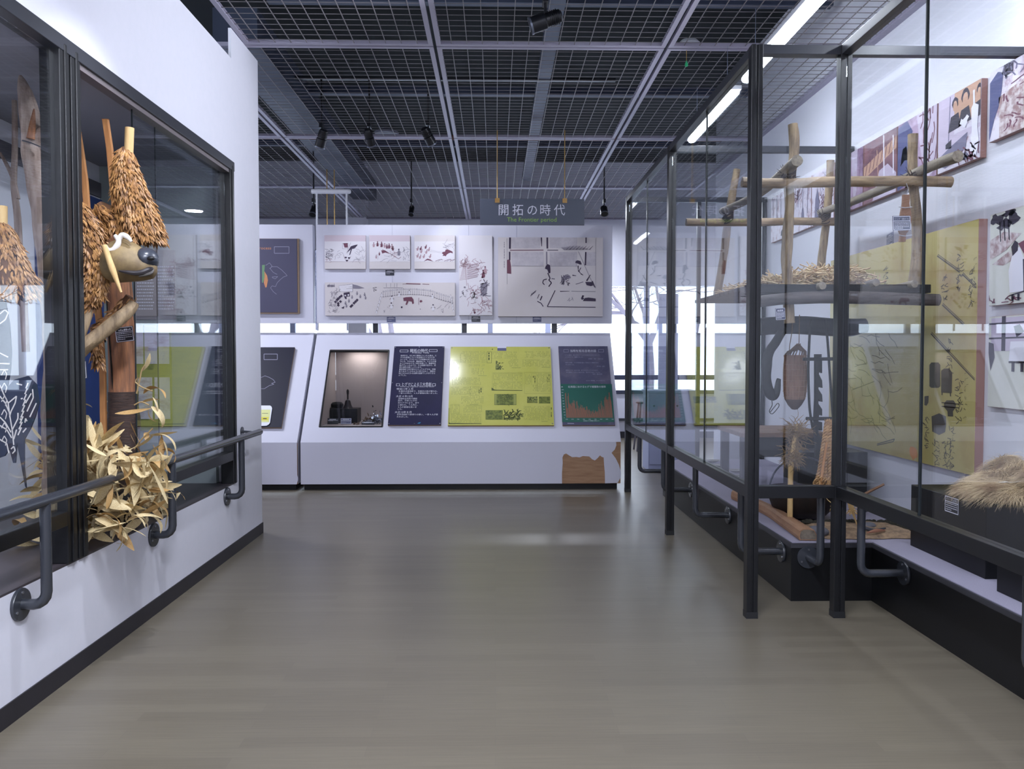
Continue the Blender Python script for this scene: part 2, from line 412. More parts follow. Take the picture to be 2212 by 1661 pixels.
# ducts and beams above the grille
def single(name, m, label, cat, *bx, group=None, bevel=0): return tag(box(name, m, None, *bx, bevel=bevel), label, cat, group)
single('ventilation_duct', DUCT, 'grey ventilation duct running along above the grille by the showcase wall', 'duct', -2.35, -1.98, 7.0, 13.9, 4.0, 4.3)
single('cable_tray', DUCT, 'pale narrow cable tray above the middle of the ceiling grille', 'cable tray', .42, .55, 3.0, 13.0, 4.15, 4.22)
single('crossbeam', DUCT, 'pale steel crossbeam above the grille, the one over the three black spotlights', 'beam', -2.6, 2.7, 8.85, 8.93, 4.18, 4.27)
single('crossbeam', DUCT, 'pale steel crossbeam above the grille nearest the entrance', 'beam', -1.8, 2.7, 6.62, 6.70, 4.2, 4.36)
single('crossbeam', DUCT, 'pale steel crossbeam above the grille beyond the hanging sign', 'beam', -4.5, 2.7, 11.0, 11.08, 4.18, 4.26)
tag(MB().tube([(-4.2, 9.9, 4.0), (2.7, 9.9, 4.0)], .03, 10).build('water_pipe', mat('rusty_pipe', (128, 92, 84), .5)), 'thin rusty water pipe crossing above the grille', 'pipe')

# ================================================================== SHOWCASE (left) FRAME
fr = thing('wall_showcase', (LW, 4.7, .506), 'black metal showcase frame set in the white wall above the round handrail', 'showcase')
for (y0, y1) in ((-1.4, -1.32), (1.35, 1.50), (3.56, 3.64), (3.655, 3.735), (5.80, 5.888)):
    b = MB().box(LW - .075, LW + .012, y0, y1, .507, 2.735); b.box(LW - .02, LW + .02, y0 + .03, y1 - .03, .507, 2.73)
    b.build('post', BLK, fr, bevel=.003)
box('top_rail', DGR, fr, LW - .08, LW + .016, -1.4, 5.888, 2.70, 2.764, bevel=.003)
box('inner_track', mat('brown_grey_track', (110, 102, 104), .4), fr, LW - .05, LW + .004, 3.74, 5.80, 2.675, 2.70)
for (y0, y1) in ((-1.32, 1.35), (1.5, 3.56), (3.735, 5.80)):
    box('beam', BLK, fr, LW - .045, LW + .012, y0, y1, .672, .735, bevel=.003)
for (y0, y1, dx) in ((-1.32, 1.35, 0), (1.5, 3.56, 0), (4.34, 5.79, -.012), (4.67, 5.79, -.030)):
    p = box('glass_pane', GLASS, fr, LW - .016 + dx, LW - .011 + dx, y0, y1, .735, 2.68)
    if y0 > 4: box('pane_edge', mat('pane_edge_dark', (22, 30, 34), .3), p, LW - .017 + dx, LW - .010 + dx, y0 - .004, y0, .735, 2.68)

sl = thing('showcase_fill_light', (-1.95, 1.25, 2.66), 'added slim fill tubes under the showcase soffit, out of view, brightening the case interior', 'lamp')  # added fill light, kept out of view, to brighten the showcase interior
for yy in (.35, 2.15):
    box('housing', WHT, sl, -1.985, -1.915, yy - .6, yy + .6, 2.69, 2.72)
    MB().tube([(-1.95, yy - .58, 2.675), (-1.95, yy + .58, 2.675)], .013, 10).build('tube', mat('showcase_fill_tube', (240, 245, 255), .4, emit=(.86, .9, 1.0), es=120), sl, smooth=True)
# ------------------------------------------------------------------ handrail on the left wall
def bracket(parent, x, y, zr, zb, xf, name='bracket', dirv=None, r=.021):
    """swan-neck support: down from the rail at (x,y) then across to the flange on the wall at xf"""
    D = Vector(dirv) if dirv else Vector((1 if xf > x else -1, 0, 0)); L = abs(xf - x) if not dirv else xf
    p0 = Vector((x, y, zr)); c = Vector((x, y, zb)); k = .05
    pts = [p0, c + Vector((0, 0, k))] + [c + Vector((0, 0, k)) * (1 - math.sin(a)) + D * k * (1 - math.cos(a)) for a in (PI / 8, PI / 4, 3 * PI / 8, PI / 2)] + [c + D * L]
    o = MB().tube(pts, r, 14).build(name, RAILM, parent, smooth=True)
    fl = MB().lathe(c + D * (L - .008), [(.033, -.006), (.062, -.004), (.064, 0), (.064, .008)], 28, D).build('flange', RAILM, o, smooth=True)
    b = MB()
    for s in (0, 1, 2):
        g = PI / 2 + s * 2 * PI / 3; a = D.cross(Vector((0, 0, 1)))
        b.lathe(c + D * (L - .012) + a * .046 * math.cos(g) + Vector((0, 0, .046 * math.sin(g))), [(.006, -.004), (.006, .002)], 8, D)
    b.build('screw', mat('steel_screw', (150, 152, 160), .3, .8), fl)
    return o
hr = thing('wall_handrail', (-1.745, 4.5, .44), 'dark round handrail with swan-neck brackets along the white showcase wall', 'handrail')
XR = LW + .106; ZR = .842
b = MB().tube([(XR, .3, ZR), (XR, 6.12, ZR)], .0225, 20); b.lathe((XR, 6.12, ZR), [(.0225, 0), (.021, .012), (.014, .02), (0, .024)], 20, (0, 1, 0)); b.build('rail', RAILM, hr, smooth=True)
for y in (.75, 1.98, 3.21, 4.46, 5.68): bracket(hr, XR, y, ZR, .437, LW)
o = MB().tube([(XR, 6.03, ZR + .004), (LW + .0, 6.03, ZR + .012)], .009, 10).build('end_stay', RAILM, hr)
MB().lathe((LW + .004, 6.03, ZR + .012), [(.034, -.003), (.034, .004)], 20, (1, 0, 0)).build('flange', RAILM, o)

# ================================================================== CONSOLE
CYF, CYT, ZA, ZB = 8.6, 9.45, .505, 1.67
SL = Vector((0, CYT - CYF, ZB - ZA)).normalized(); SN = Vector((0, -SL.z, SL.y))
def slope(px, py):
    d = ray(px, py); P0 = Vector((0, CYF, ZA)); O = Vector((0, 0, H)); t = (P0 - O).dot(SN) / d.dot(SN); return O + d * t
def sv(p): return (p - Vector((p.x, CYF, ZA))).dot(SL)
def spt(x, s, off=0): return Vector((x, CYF, ZA)) + SL * s + SN * off
SLEN = (Vector((0, CYT, ZB)) - Vector((0, CYF, ZA))).length
def console(name, x0, x1, label, hole=None, notch=None):
    t = thing(name, ((x0 + x1) / 2, 9.0, 0), label, 'display unit')
    box('kick', BLKP, t, x0 + .02, x1 - .03, CYF + .07, 9.8, 0, .066)
    box('plywood_carcass', PLY, t, x0, x1 - .002, CYF + .004, CYF + .03, .067, ZA - .003)
    # side and rear body
    prof = [(CYF + .03, .067), (9.9, .067), (9.9, ZB - .02), (CYT + .02, ZB - .02), (CYF + .05, ZA)]
    for (a, c) in ((x0, x0 + .018), (x1 - .018, x1)):
        MB().prism([(a, y, z) for y, z in prof], (c - a, 0, 0)).build('side_panel', LAM, t)
    b = MB()   # front laminate with torn edges
    b.prism([Vector((p[0], CYF, p[1])) for p in notch], (0, .004, 0)) if notch else b.box(x0, x1, CYF, CYF + .004, .067, ZA)
    b.build('front_laminate', LAM, t)
    b = MB(); T = .018
    def slab(xa, xb, sa, sb):
        b.prism([spt(xa, sa), spt(xb, sa), spt(xb, sb), spt(xa, sb)], -SN * T)
    if hole:
        hx0, hx1, s0, s1 = hole
        slab(x0, hx0, 0, SLEN); slab(hx1, x1, 0, SLEN); slab(hx0, hx1, 0, s0); slab(hx0, hx1, s1, SLEN)
    else: slab(x0, x1, 0, SLEN)
    b.build('sloping_top', LAM, t)
    box('top_ledge', LAM, t, x0, x1, CYT - .01, 9.9, ZB - .018, ZB)
    return t
q = [slope(*p) for p in ((713, 757), (841, 757), (690, 922), (825, 923))]
HX0, HX1 = (q[0].x + q[2].x) / 2, (q[1].x + q[3].x) / 2
HS1, HS0 = (sv(q[0]) + sv(q[1])) / 2, (sv(q[2]) + sv(q[3])) / 2
def P86(px, py): p = at(px, py, Y=CYF); return (p.x, p.z)
X0C, X1C = -2.03, 1.318
n1 = [P86(*p) for p in ((1214, 1045), (1214, 1022), (1215.5, 1000), (1215, 988), (1218, 981.5), (1223, 979.5), (1229, 983.5), (1236, 987.5), (1245, 987), (1252, 988), (1259, 985), (1266, 985.5), (1273, 986), (1279, 992), (1285, 994.5), (1291, 989.5), (1296, 983.5), (1300, 987), (1304, 988), (1305, 1003), (1306.5, 1020), (1307, 1045))]
n2 = [P86(*p) for p in ((1334, 1043), (1341, 1031), (1341.5, 1020), (1337, 1004), (1330, 990), (1321, 978), (1328, 971), (1331.5, 962), (1331, 955))]
notch = [(X0C, .067)] + [(a, max(c, .067)) for a, c in n1] + [(a, min(max(c, .067), ZA)) for a, c in n2] + [(X0C, ZA)]
notch[-2] = (notch[-2][0], ZA)
con = console('display_console', X0C, X1C, 'long white sloping display console with torn laminate and four lit panels', (HX0, HX1, HS0, HS1), notch)
n3 = [P86(*p) for p in ((641, 1045), (644, 1034), (648, 1026))]
con2 = console('display_console', -6.2, -2.065, 'white sloping console with a dark map panel, behind the end of the showcase wall', None, [(-6.2, .067), (n3[0][0], .067), (n3[1][0], n3[1][1]), (-2.067, n3[2][1]), (-2.067, ZA), (-6.2, ZA)])
# recess of the window in the console
b = MB(); dz = .40
a0, a1 = spt(HX0, HS0), spt(HX0, HS1)
rb = [Vector((0, a0.y, a0.z)), Vector((0, a1.y, a1.z)), Vector((0, 9.62, a1.z)), Vector((0, 9.62, a0.z))]
RECF = mat('recess_grey', (168, 158, 158), .8)
ri = thing('recess_box', (HX0, 9.2, a0.z), None, None); ri.parent = con; ri['_o'] = con['_o']; ri.location = (0, 0, 0)
b = MB()
b.prism([Vector((HX0 - .01, p.y, p.z)) for p in rb], (.009, 0, 0)); b.prism([Vector((HX1 + .001, p.y, p.z)) for p in rb], (.009, 0, 0))
b.box(HX0, HX1, 9.62, 9.63, a0.z, a1.z); b.box(HX0, HX1, a0.y, 9.62, a0.z - .012, a0.z - .002); b.box(HX0, HX1, a1.y, 9.62, a1.z + .002, a1.z + .012)
bpy.data.objects.remove(ri)
b.build('recess', RECF, con)
b = MB()
for (xa, xb, sa, sb) in ((HX0 - .002, HX1 + .002, HS1 - .014, HS1 + .004), (HX0 - .002, HX1 + .002, HS0 - .004, HS0 + .01), (HX0 - .004, HX0 + .009, HS0, HS1), (HX1 - .009, HX1 + .004, HS0, HS1)):
    b.prism([spt(xa, sa, .004), spt(xb, sa, .004), spt(xb, sb, .004), spt(xa, sb, .004)], -SN * .02)
b.build('window_trim', BLK, con)
MB().prism([spt(HX0, HS0, -.004), spt(HX1, HS0, -.004), spt(HX1, HS1, -.004), spt(HX0, HS1, -.004)], -SN * .005).build('glass_pane', GLASS, con)
# panels on the slope
def slope_panel(name, m, px, label, cat='panel', parent_edge=EDGEW):
    q = [slope(*p) for p in px]
    xa, xb = (q[0].x + q[2].x) / 2, (q[1].x + q[3].x) / 2; s1, s0 = (sv(q[0]) + sv(q[1])) / 2, (sv(q[2]) + sv(q[3])) / 2
    t = thing(name, spt((xa + xb) / 2, s0, .003), label, cat)
    MB().prism([spt(xa, s0, .001), spt(xb, s0, .001), spt(xb, s1, .001), spt(xa, s1, .001)], SN * .022).build('backing_board', parent_edge, t)
    MB().prism([spt(xa, s0, .0232), spt(xb, s0, .0232), spt(xb, s1, .0232), spt(xa, s1, .0232)], SN * .003).build('face_sheet', m, t)
    return t, (lambda u, v: spt(xa + (xb - xa) * u, s1 + (s0 - s1) * v, .0262)), xb - xa, s1 - s0
def slope_px(x0, y0, sc):
    return lambda u, v: slope(x0 + u / sc, y0 + v / sc) + SN * .0262
def screws(t, P, pts, r=.006):
    b = MB()
    for (u, v) in pts: b.lathe(P(u, v), [(r, 0), (r * .9, .002), (0, .003)], 10, SN)
    b.build('screw', MATS['steel_screw'], t)

# ---- navy text panel (u,v in 0..1 of the panel, converted to metres for lettering)
t, P, W_, H_ = slope_panel('text_panel', NAVY, ((852, 751), (960, 751), (839, 920), (953, 921)), 'navy blue panel of white Japanese text headed Frontier Time, right of the recessed case')
A = Art(lambda u, v: P(u / W_, v / H_), SN, [INK, mat('cyan_tape', (40, 130, 170), .5)])
# metres: W_ ~ .56 , H_ ~ 1.25
mx = W_ * .12
A.text('開拓の時代', W_ * .315, H_ * .078, .052, 0, W_ * .36 / .26); A.frame(W_ * .12, H_ * .05, W_ * .28, H_ * .078, .004); A.frame(W_ * .70, H_ * .045, W_ * .86, H_ * .073, .004)
A.text('Frontier Time', W_ * .36, H_ * .096, .026, 0, 1.3)
para = ['本州から、はじめて開拓に入った人達は、ヒ', 'グマの生態について先住者のアイヌから学', 'ぶことも、クマについての知識もありません', 'でした。そのため、開拓地にも、ヒグマが通', 'ることのあるケモノ道を利用して、開墾地を', '拡げていったのです。その認識不足から、悲', '惨な事件が起こっています。', '農林漁民である彼らにとってヒグマは、狩猟', '民であるアイヌのように神ではなく、開拓の', '前に立ちはだかる凶暴な猛獣でしかありませ', 'んでした。']
for i, s in enumerate(para): A.text(s, W_ * .135 - i * .0005, H_ * (.134 + i * .0258), .0225, 0, .0395 * W_ / .0225 * .91)
A.text('ヒグマによる三大悲劇', W_ * .20, H_ * .522, .056, 0, .058 * W_ / .056); A.frame(W_ * .10, H_ * .492, W_ * .165, H_ * .522, .004); A.frame(W_ * .80, H_ * .492, W_ * .86, H_ * .522, .004)
A.text('Three big tragedies caused by bears', W_ * .17, H_ * .536, .019, 0, 1.35)
rows = [('明治11年１月', .11, .570, .030), ('札幌市丘珠地区で、冬眠中の熊が襲われ、', .155, .596, .0225), ('一家３人死亡、１人が重傷を負いました。', .155, .621, .0225), ('大正４年12月', .11, .662, .030), ('苫前町古丹別で開拓', .155, .689, .0225), ('民が、子供いにかわ', .155, .714, .0225), ('次々クマにより、次々', .155, .740, .0225), ('と襲われ、７人死亡、', .155, .766, .0225), ('３人が重傷を負いま', .155, .793, .0225), ('した。', .155, .818, .0225), ('大正12年８月', .11, .858, .030), ('石狩沼田町で祭帰りの襲い、一家４人が襲', .155, .884, .0225), ('われました。', .155, .911, .0225)]
for s, u, v, z in rows: A.text(s, W_ * u, H_ * v, z, 0, 1.02)
A.poly([(W_ * .55, H_ * .985), (W_ * .58, H_ * .972), (W_ * .62, H_ * .968), (W_ * .60, H_ * .985)], 1)
A.build('lettering', t); screws(t, P, [(.02, .012), (.5, .01), (.98, .01), (.02, .48), (.98, .48), (.02, .985), (.5, .985), (.98, .985)])

# ---- yellow clippings panel
t, P, W_, H_ = slope_panel('clippings_panel', YEL, ((974.5, 752), (1190, 752), (967, 921.5), (1195, 921)), 'glossy yellow panel of old newspaper clippings in the middle of the console', parent_edge=mat('ochre_edge', (150, 122, 56), .6))
YI1 = mat('faded_print', (150, 156, 82), .5); YI2 = mat('dark_green_print', (72, 84, 40), .5); YI3 = mat('olive_photo', (128, 138, 62), .5, n=((84, 96, 44), 40, (1, 1, 1), 0, .4, .62)); YI4 = mat('violet_notch', (96, 96, 128), .6)
def U(u, v): return slope(960 + u / 8.742, 740 + v / 8.742) + SN * .0262
A = Art(U, SN, [YI1, YI2, YI3, YI4, mat('dark_photo_grain', (60, 70, 36), .5, n=((150, 156, 80), 60, (1, 1, 1), 0, .42, .55)), LAM])
A.rect(1000, 96, 1168, 130, 5); A.rect(1000, 130, 1168, 182, 3)
for i, bx in enumerate(((300, 190, 800, 410), (130, 350, 275, 535), (440, 440, 800, 480), (520, 510, 740, 630), (900, 195, 1370, 330), (1520, 190, 2000, 320), (1210, 340, 1400, 480), (1480, 345, 2005, 480), (150, 685, 700, 830), (140, 860, 480, 1010), (490, 860, 640, 1020), (650, 860, 740, 1000), (320, 1040, 740, 1180), (120, 1200, 280, 1360), (365, 1200, 720, 1350), (130, 1370, 690, 1550), (920, 600, 1465, 745), (920, 760, 1465, 900), (1530, 630, 1640, 820), (1750, 600, 2000, 960), (1670, 830, 1750, 940), (1500, 1225, 2000, 1490))):
    A.cols(*bx, 24, 7, 0, seed=i, fill=.75)
A.cols(830, 215, 870, 370, 40, 22, 1, 3, .9); A.frame(805, 200, 890, 410, 5, 1); A.cols(1670, 655, 1720, 800, 30, 14, 1, 5, .9); A.cols(1935, 630, 1990, 770, 30, 12, 1, 6, .8); A.cols(650, 880, 700, 990, 34, 16, 1, 8, .8); A.cols(2010, 1250, 2030, 1430, 40, 14, 1, 9, .7)
for bx in ((1640, 615, 1745, 825), (485, 850, 655, 1025), (1510, 590, 2005, 990), (120, 1195, 285, 1365), (905, 595, 1470, 930)): A.frame(*bx, 3, 0)
A.poly([(890, 880), (905, 880), (940, 912), (1000, 918), (1470, 925), (1470, 935), (890, 930)], 1)
A.poly([(82, 1530), (110, 1545), (700, 1552), (700, 1562), (82, 1562)], 1); A.line([(90, 1260), (88, 1540)], 8, 1)
A.rect(945, 1000, 985, 1200, 0); A.rect(985, 1003, 1305, 1200, 2); A.rect(1305, 1003, 1355, 1200, 0); A.frame(945, 1000, 1355, 1203, 4, 1)
A.rect(780, 1305, 1098, 1478, 2); A.frame(780, 1305, 1098, 1478, 4, 1); A.rect(1782, 1045, 1995, 1175, 2); A.rect(1560, 1045, 1755, 1165, 4); A.poly([(1560, 1110), (1600, 1110), (1750, 1165), (1560, 1165)], 0)
A.scrib(1120, 1320, 1440, 1470, 70, 60, 12, 1, 4); A.rect(1115, 1440, 1430, 1482, 4); A.scrib(1000, 1020, 1290, 1180, 26, 60, 7, 1, 9)
A.poly([(970, 370), (1000, 375), (1000, 450), (1075, 470), (1070, 540), (965, 540)], 4); A.scrib(970, 380, 1090, 530, 14, 40, 9, 1, 2)
A.poly([(895, 155), (905, 142), (918, 150), (905, 168)], 1)
A.line([(1270, 500), (1440, 502)], 7, 0); A.line([(1835, 490), (2000, 492)], 8, 0); A.line([(635, 650), (800, 650)], 8, 0); A.line([(480, 1197), (640, 1197)], 8, 0); A.line([(1830, 1515), (1950, 1512)], 8, 0)
A.build('print', t); screws(t, P, [(.012, .015), (.985, .015), (.985, .98)], .007)

# ---- grey and green chart panel
GRY = mat('faded_grey_blue_panel', (84, 84, 108), .5, 0, .3, n=((122, 116, 134), 3.5, (1, 1, 1), 0, .48, .78))
t, P, W_, H_ = slope_panel('chart_panel', GRY, ((1207, 750.5), (1313, 751), (1214, 920.5), (1327, 921)), 'grey panel with a green bar chart of bear captures, at the console end')
GRN = mat('chart_green', (52, 104, 92), .35); BAR = mat('chart_orange', (168, 104, 84), .5); FADE = mat('faded_ink', (158, 156, 176), .6)
def U3(u, v): return slope(1195 + u / 8.74, 740 + v / 8.74) + SN * .0262
A = Art(U3, SN, [INK, GRN, BAR, FADE])
A.poly([(133, 808), (1100, 808), (1152, 1500), (1140, 1525), (165, 1525)], 1)
A.lay = .0018
rb_ = random.Random(3); prof = [960, 1240, 990, 1150, 1170, 1150, 1100, 1130, 1230, 1100, 1230, 1240, 1210, 1200, 1215, 1210, 1265, 1195, 1300, 1290, 1310, 1320, 1290, 1330, 1270, 1290, 1270, 1190, 1240, 1110, 1215, 1220, 1080, 990, 1080, 1060, 940, 990, 1130]
nb = 76
for i in range(nb):
    tt = i / (nb - 1); k = tt * (len(prof) - 1); a = prof[int(k)]; top = a + rb_.uniform(-15, 40) if i % 2 else a + rb_.uniform(10, 70)
    xb_ = 248 + tt * 868 ; xt = 232 + (xb_ - 248) * .985 - (1445 - top) * .02
    A.poly([(xb_ - 3.4, 1445), (xb_ + 3.4, 1445), (xt + 3.4 + (top - 960) * .015, top), (xt - 3.4 + (top - 960) * .015, top)], 2)
A.lay = .0024
def wsc(px): return px / 8.74 * 9.0 / F      # zoom px -> metres
def tx(s, u, v, size, m, sx=1.0):
    p0 = U3(u, v); vs, fs = text_geo(s, wsc(size), 0, sx)
    A.mb.mi = m; A.mb.add([p0 + Vector((a, 0, 0)) + SL * bb * 1.22 + SN * .003 for a, bb in vs], fs)
tx('当時を知る古老の話', 312, 205, 56, 0, 1.02); A.frame(195, 160, 285, 208, 7, 3); A.frame(850, 160, 948, 208, 7, 3)
for s, u, v, z in (('いつも春先、奥の沢にいくとクマの足あとがみつかって、', 215, 275, 27), ('ってきたとき、騒動になった。', 215, 312, 27), ('（斜里町　男性　古老の話）', 640, 345, 25), ('昭和の初期、クマが牧場を襲って馬などに被害が出た', 225, 418, 27), ('年も多かった。', 230, 455, 27), ('（弟子屈・古老）', 800, 485, 24), ('開拓のころ、おびえ夜、家で火をたいていたものだ。', 232, 562, 27), ('戸を閉めしっかりとあかりを、消さずにねむっていた。', 240, 600, 27), ('（知床・羅臼古老）', 720, 632, 25), ('（おびひろ動物園　アイヌ文化より）', 600, 755, 23)): tx(s, u, v, z, 3)
tx('北海道におけるヒグマ捕獲数の推移', 275, 878, 44, 0, 1.02)
for i in range(12):
    v = 872 + i * 53; tx(['(頭)', '1000', '900', '800', '700', '600', '500', '400', '300', '200', '100', '0'][i], 145 + i * 5.0, v, 22, 0)
for i in range(9): tx(str(1904 + i * 10), 228 + i * 108, 1483, 22, 0)
tx('（北海道ヒグマ捕獲数の推移より）', 550, 1512, 20, 0); A.line([(265, 1550), (390, 1555)], 14, 3)
A.build('print', t)

# ---- upper boards
def board(name, x0, x1, label):
    t = thing(name, ((x0 + x1) / 2, 9.4, 1.67), label, 'display board')
    box('board_panel', LAM, t, x0, x1, 9.352, 9.45, 1.775, 2.88, bevel=.002)
    return t
bo = board('upper_display_board', -2.012, 1.325, 'white upper board carrying five ink picture prints above the console')
for x in (-1.37, -.356, .678): box('support_post', DGR, bo, x - .03, x + .03, 9.46, 9.53, 1.671, 2.6)
b = MB()
for x in (-1.16, -.30, .24): b.box(x - .0015, x + .0015, 9.350, 9.353, 1.776, 2.879)
b.build('panel_joint', mat('joint_line', (168, 170, 190), .7), bo)
bo2 = board('upper_display_board', -6.2, -2.05, 'white upper board with a dark map panel, beside the showcase wall end')
box('support_post', DGR, bo2, -3.2, -3.14, 9.46, 9.53, 1.671, 2.6)
tag(MB().tube([(-2.032, 9.42, 1.70), (-2.032, 9.42, 2.60)], .011, 10).build('steel_tube', mat('bright_steel', (190, 195, 215), .2, .9), smooth=True), 'thin bright steel tube standing between the two upper boards', 'tube')
YB = 9.351
def pic(name, px, label, m=CREAM, th=.03, cat='picture', em=None, ann=False):
    a = at(px[0], px[1], Y=YB - th); c = at(px[2], px[3], Y=YB - th)
    t = thing(name, ((a.x + c.x) / 2, YB - .001, c.z), label, cat)
    box('board', em or mat('print_board_edge', (150, 132, 128), .7), t, a.x, c.x, YB - th + .002, YB - .0005, c.z, a.z)
    box('print_sheet', m, t, a.x, c.x, YB - th, YB - th + .002, c.z, a.z)
    return t
SEP = mat('sepia_ink', (112, 66, 84), .7); DRK = mat('dark_ink', (62, 50, 74), .7); GRI = mat('grey_ink', (134, 128, 142), .7); ROSE = mat('rose_ink', (178, 146, 156), .7)
def ART5(): return Art(zoomP(690, 490, 7.373, Y=YB - .03), (0, -1, 0), [SEP, DRK, GRI, ROSE, PINKB, WPRINT])
G3 = 'row of three small bear hunt prints'
# picture 1
t = pic('ink_print', (701, 508, 790, 581), 'small print of a leaping bear over people, beside the map board', CREAM)
A = ART5(); A.clip = (78, 133, 737, 671); A.rect(78, 135, 735, 232, 4); A.rect(84, 232, 738, 555, 5); A.lay = .0018
A.poly([(380, 262), (448, 258), (452, 330), (400, 330)], 0); A.frame(368, 262, 455, 350, 4, 2); A.poly([(545, 295), (610, 280), (600, 300), (560, 345), (520, 352), (490, 445), (475, 448), (500, 360), (455, 400), (440, 430), (450, 390), (500, 310)], 1)
A.line([(500, 250), (430, 420)], 3, 0); A.scrib(85, 350, 190, 500, 26, 60, 6, 2, 1, .4); A.scrib(560, 350, 725, 540, 18, 90, 3, 2, 2); A.scrib(250, 400, 370, 490, 10, 50, 3, 2, 3)
for u, v in ((420, 488), (472, 494), (438, 536)): A.poly([(u - 22, v - 6), (u, v - 12), (u + 22, v - 6), (u + 10, v + 14), (u - 10, v + 14)], 1)
A.line([(385, 450), (400, 500), (430, 540), (460, 530), (500, 470)], 4, 0); A.scrib(90, 500, 200, 550, 8, 50, 3, 3, 5); A.line([(84, 555), (738, 548)], 2, 3)
A.build('print', t)
t = pic('ink_print', (797.5, 508, 886, 581), 'small print of a crowd on a slope with a bear, middle of three', CREAM)
A = ART5(); A.clip = (796, 133, 1442, 671); A.rect(800, 135, 1438, 232, 4); A.rect(800, 232, 1440, 555, 5); A.lay = .0018
for i, (u, v, h) in enumerate(((865, 290, 80), (925, 275, 90), (990, 285, 95), (1040, 300, 80), (1075, 315, 80), (1110, 310, 90), (1155, 320, 90), (1170, 345, 80), (955, 430, 60), (905, 480, 60))): A.fig(u, v, h, 0, 3 if i % 3 == 0 else 0)
A.fig(1265, 410, 120, 1, 2); A.poly([(985, 375), (1040, 372), (1100, 410), (1110, 425), (1050, 410), (1000, 425)], 0); A.scrib(1340, 340, 1430, 540, 18, 60, 4, 2, 4); A.line([(1000, 360), (1130, 430), (1260, 510), (1300, 480)], 6, 0); A.scrib(1130, 410, 1260, 490, 12, 60, 4, 3, 9); A.scrib(900, 440, 1200, 540, 8, 90, 3, 2, 6)
A.build('print', t)
t = pic('ink_print', (895, 508, 983, 581), 'small print of a group roping a running bear, last of three', CREAM)
A = ART5(); A.clip = (1514, 133, 2158, 671); A.rect(1515, 232, 2150, 555, 5); A.lay = .0018
A.poly([(1965, 400), (2000, 395), (2010, 365), (2040, 358), (2075, 372), (2120, 395), (2125, 425), (2090, 410), (2060, 420), (2030, 440), (2010, 470), (1990, 460), (1960, 465), (1975, 440), (1950, 420)], 0)
for u, v in ((1560, 350), (1610, 345), (1690, 320), (1740, 360), (1620, 390), (1700, 400), (1560, 460), (1600, 480), (1660, 470), (1760, 470)): A.fig(u, v, 70, 0, 0 if u % 20 else 3, .5)
A.line([(1760, 390), (1960, 420)], 2, 2); A.line([(1770, 370), (1960, 405)], 2, 2); A.scrib(1880, 250, 2130, 330, 14, 90, 3, 2, 2, 0)
A.poly([(1660, 550), (1720, 505), (1770, 520), (1815, 552), (1770, 540), (1720, 530)], 0)
for u in (1850, 1990, 2080): A.line([(u, 545), (u + 40, 530), (u + 90, 515), (u + 120, 530)], 9, 0, True); A.line([(u + 30, 550), (u + 100, 520)], 3, 1)
A.build('print', t)
# long picture
t = pic('ink_print', (702, 610, 983, 682), 'long horizontal print of a village ring ceremony below three small prints', CREAM)
A = ART5(); A.clip = (92, 885, 2158, 1415)
A.poly([(120, 940), (140, 920), (240, 930), (248, 955), (130, 958)], 2); A.scrib(130, 900, 245, 930, 8, 40, 4, 2, 3, 1.57)
A.poly([(310, 940), (530, 910), (530, 1030), (320, 1030)], 5); A.line([(310, 940), (530, 910), (530, 1040)], 5, 2); A.line([(325, 970), (530, 945)], 3, 2); A.line([(325, 1000), (530, 975)], 3, 2); A.line([(310, 940), (325, 1030), (530, 1035)], 3, 2)
A.poly([(530, 915), (600, 930), (720, 975), (640, 985), (535, 985)], 2)
A.scrib(185, 1000, 320, 1150, 40, 36, 4, 2, 6); A.scrib(155, 1140, 300, 1370, 60, 40, 3, 2, 7)
A.poly([(385, 1050), (480, 1038), (488, 1105), (430, 1112), (435, 1150), (410, 1148), (388, 1100)], 1); A.lay = .0018; A.blob(413, 1095, 14, 12, 5); A.blob(462, 1085, 13, 14, 5)
for (u, v) in ((350, 1100), (325, 1120), (300, 1145), (280, 1165), (255, 1195), (300, 1220), (335, 1190), (300, 1250), (600, 1165), (575, 1190), (550, 1215), (520, 1250), (500, 1270)): A.poly([(u - 24, v), (u, v - 24), (u + 24, v - 2), (u + 4, v + 24)], 1)
A.poly([(345, 1290), (400, 1262), (385, 1305)], 1)
for u, v in ((415, 1215), (470, 1180), (520, 1120), (430, 1260), (600, 1060), (650, 1110), (720, 1080), (735, 1130)): A.fig(u, v, 60, 1, 2)
A.line([(1020, 972), (1330, 970)], 6, 2)
for u in (1065, 1135, 1195, 1235): A.line([(u, 900), (u, 960)], 5, 2)
A.line([(1325, 912), (1450, 908)], 5, 0); A.line([(1380, 905), (1610, 912)], 14, 0); A.line([(1640, 912), (1750, 916)], 8, 0)
for i in range(32):
    tt = i / 31; u = 1020 + tt * 1100; v = 1040 - 40 * math.sin(PI * min(tt * 1.3, 1)) + max(0, tt - .7) * 330
    A.blob(u, v - 10, 11, 13, 2 if i % 3 else 1); A.lay += .00002; A.blob(u, v - 10, 7, 9, 5); A.line([(u, v + 15), (u, v + 75)], 4, 2); A.line([(u - 14, v + 78), (u + 12, v + 76)], 6, 1)
for i in range(6): A.fig(990 - i * 16, 1080 + i * 55, 60, 2, 5); A.fig(2090 + i * 9, 1110 + i * 45, 56, 2, 5)
A.poly([(1335, 1130), (1380, 1120), (1470, 1115), (1500, 1160), (1505, 1220), (1480, 1230), (1470, 1190), (1420, 1180), (1395, 1240), (1370, 1240), (1390, 1180), (1340, 1180)], 0)
A.line([(1582, 1130), (1580, 1240)], 6, 0); A.blob(1617, 1185, 19, 18, 0); A.blob(1310, 1280, 16, 14, 1); A.blob(1605, 1310, 6, 6, 1)
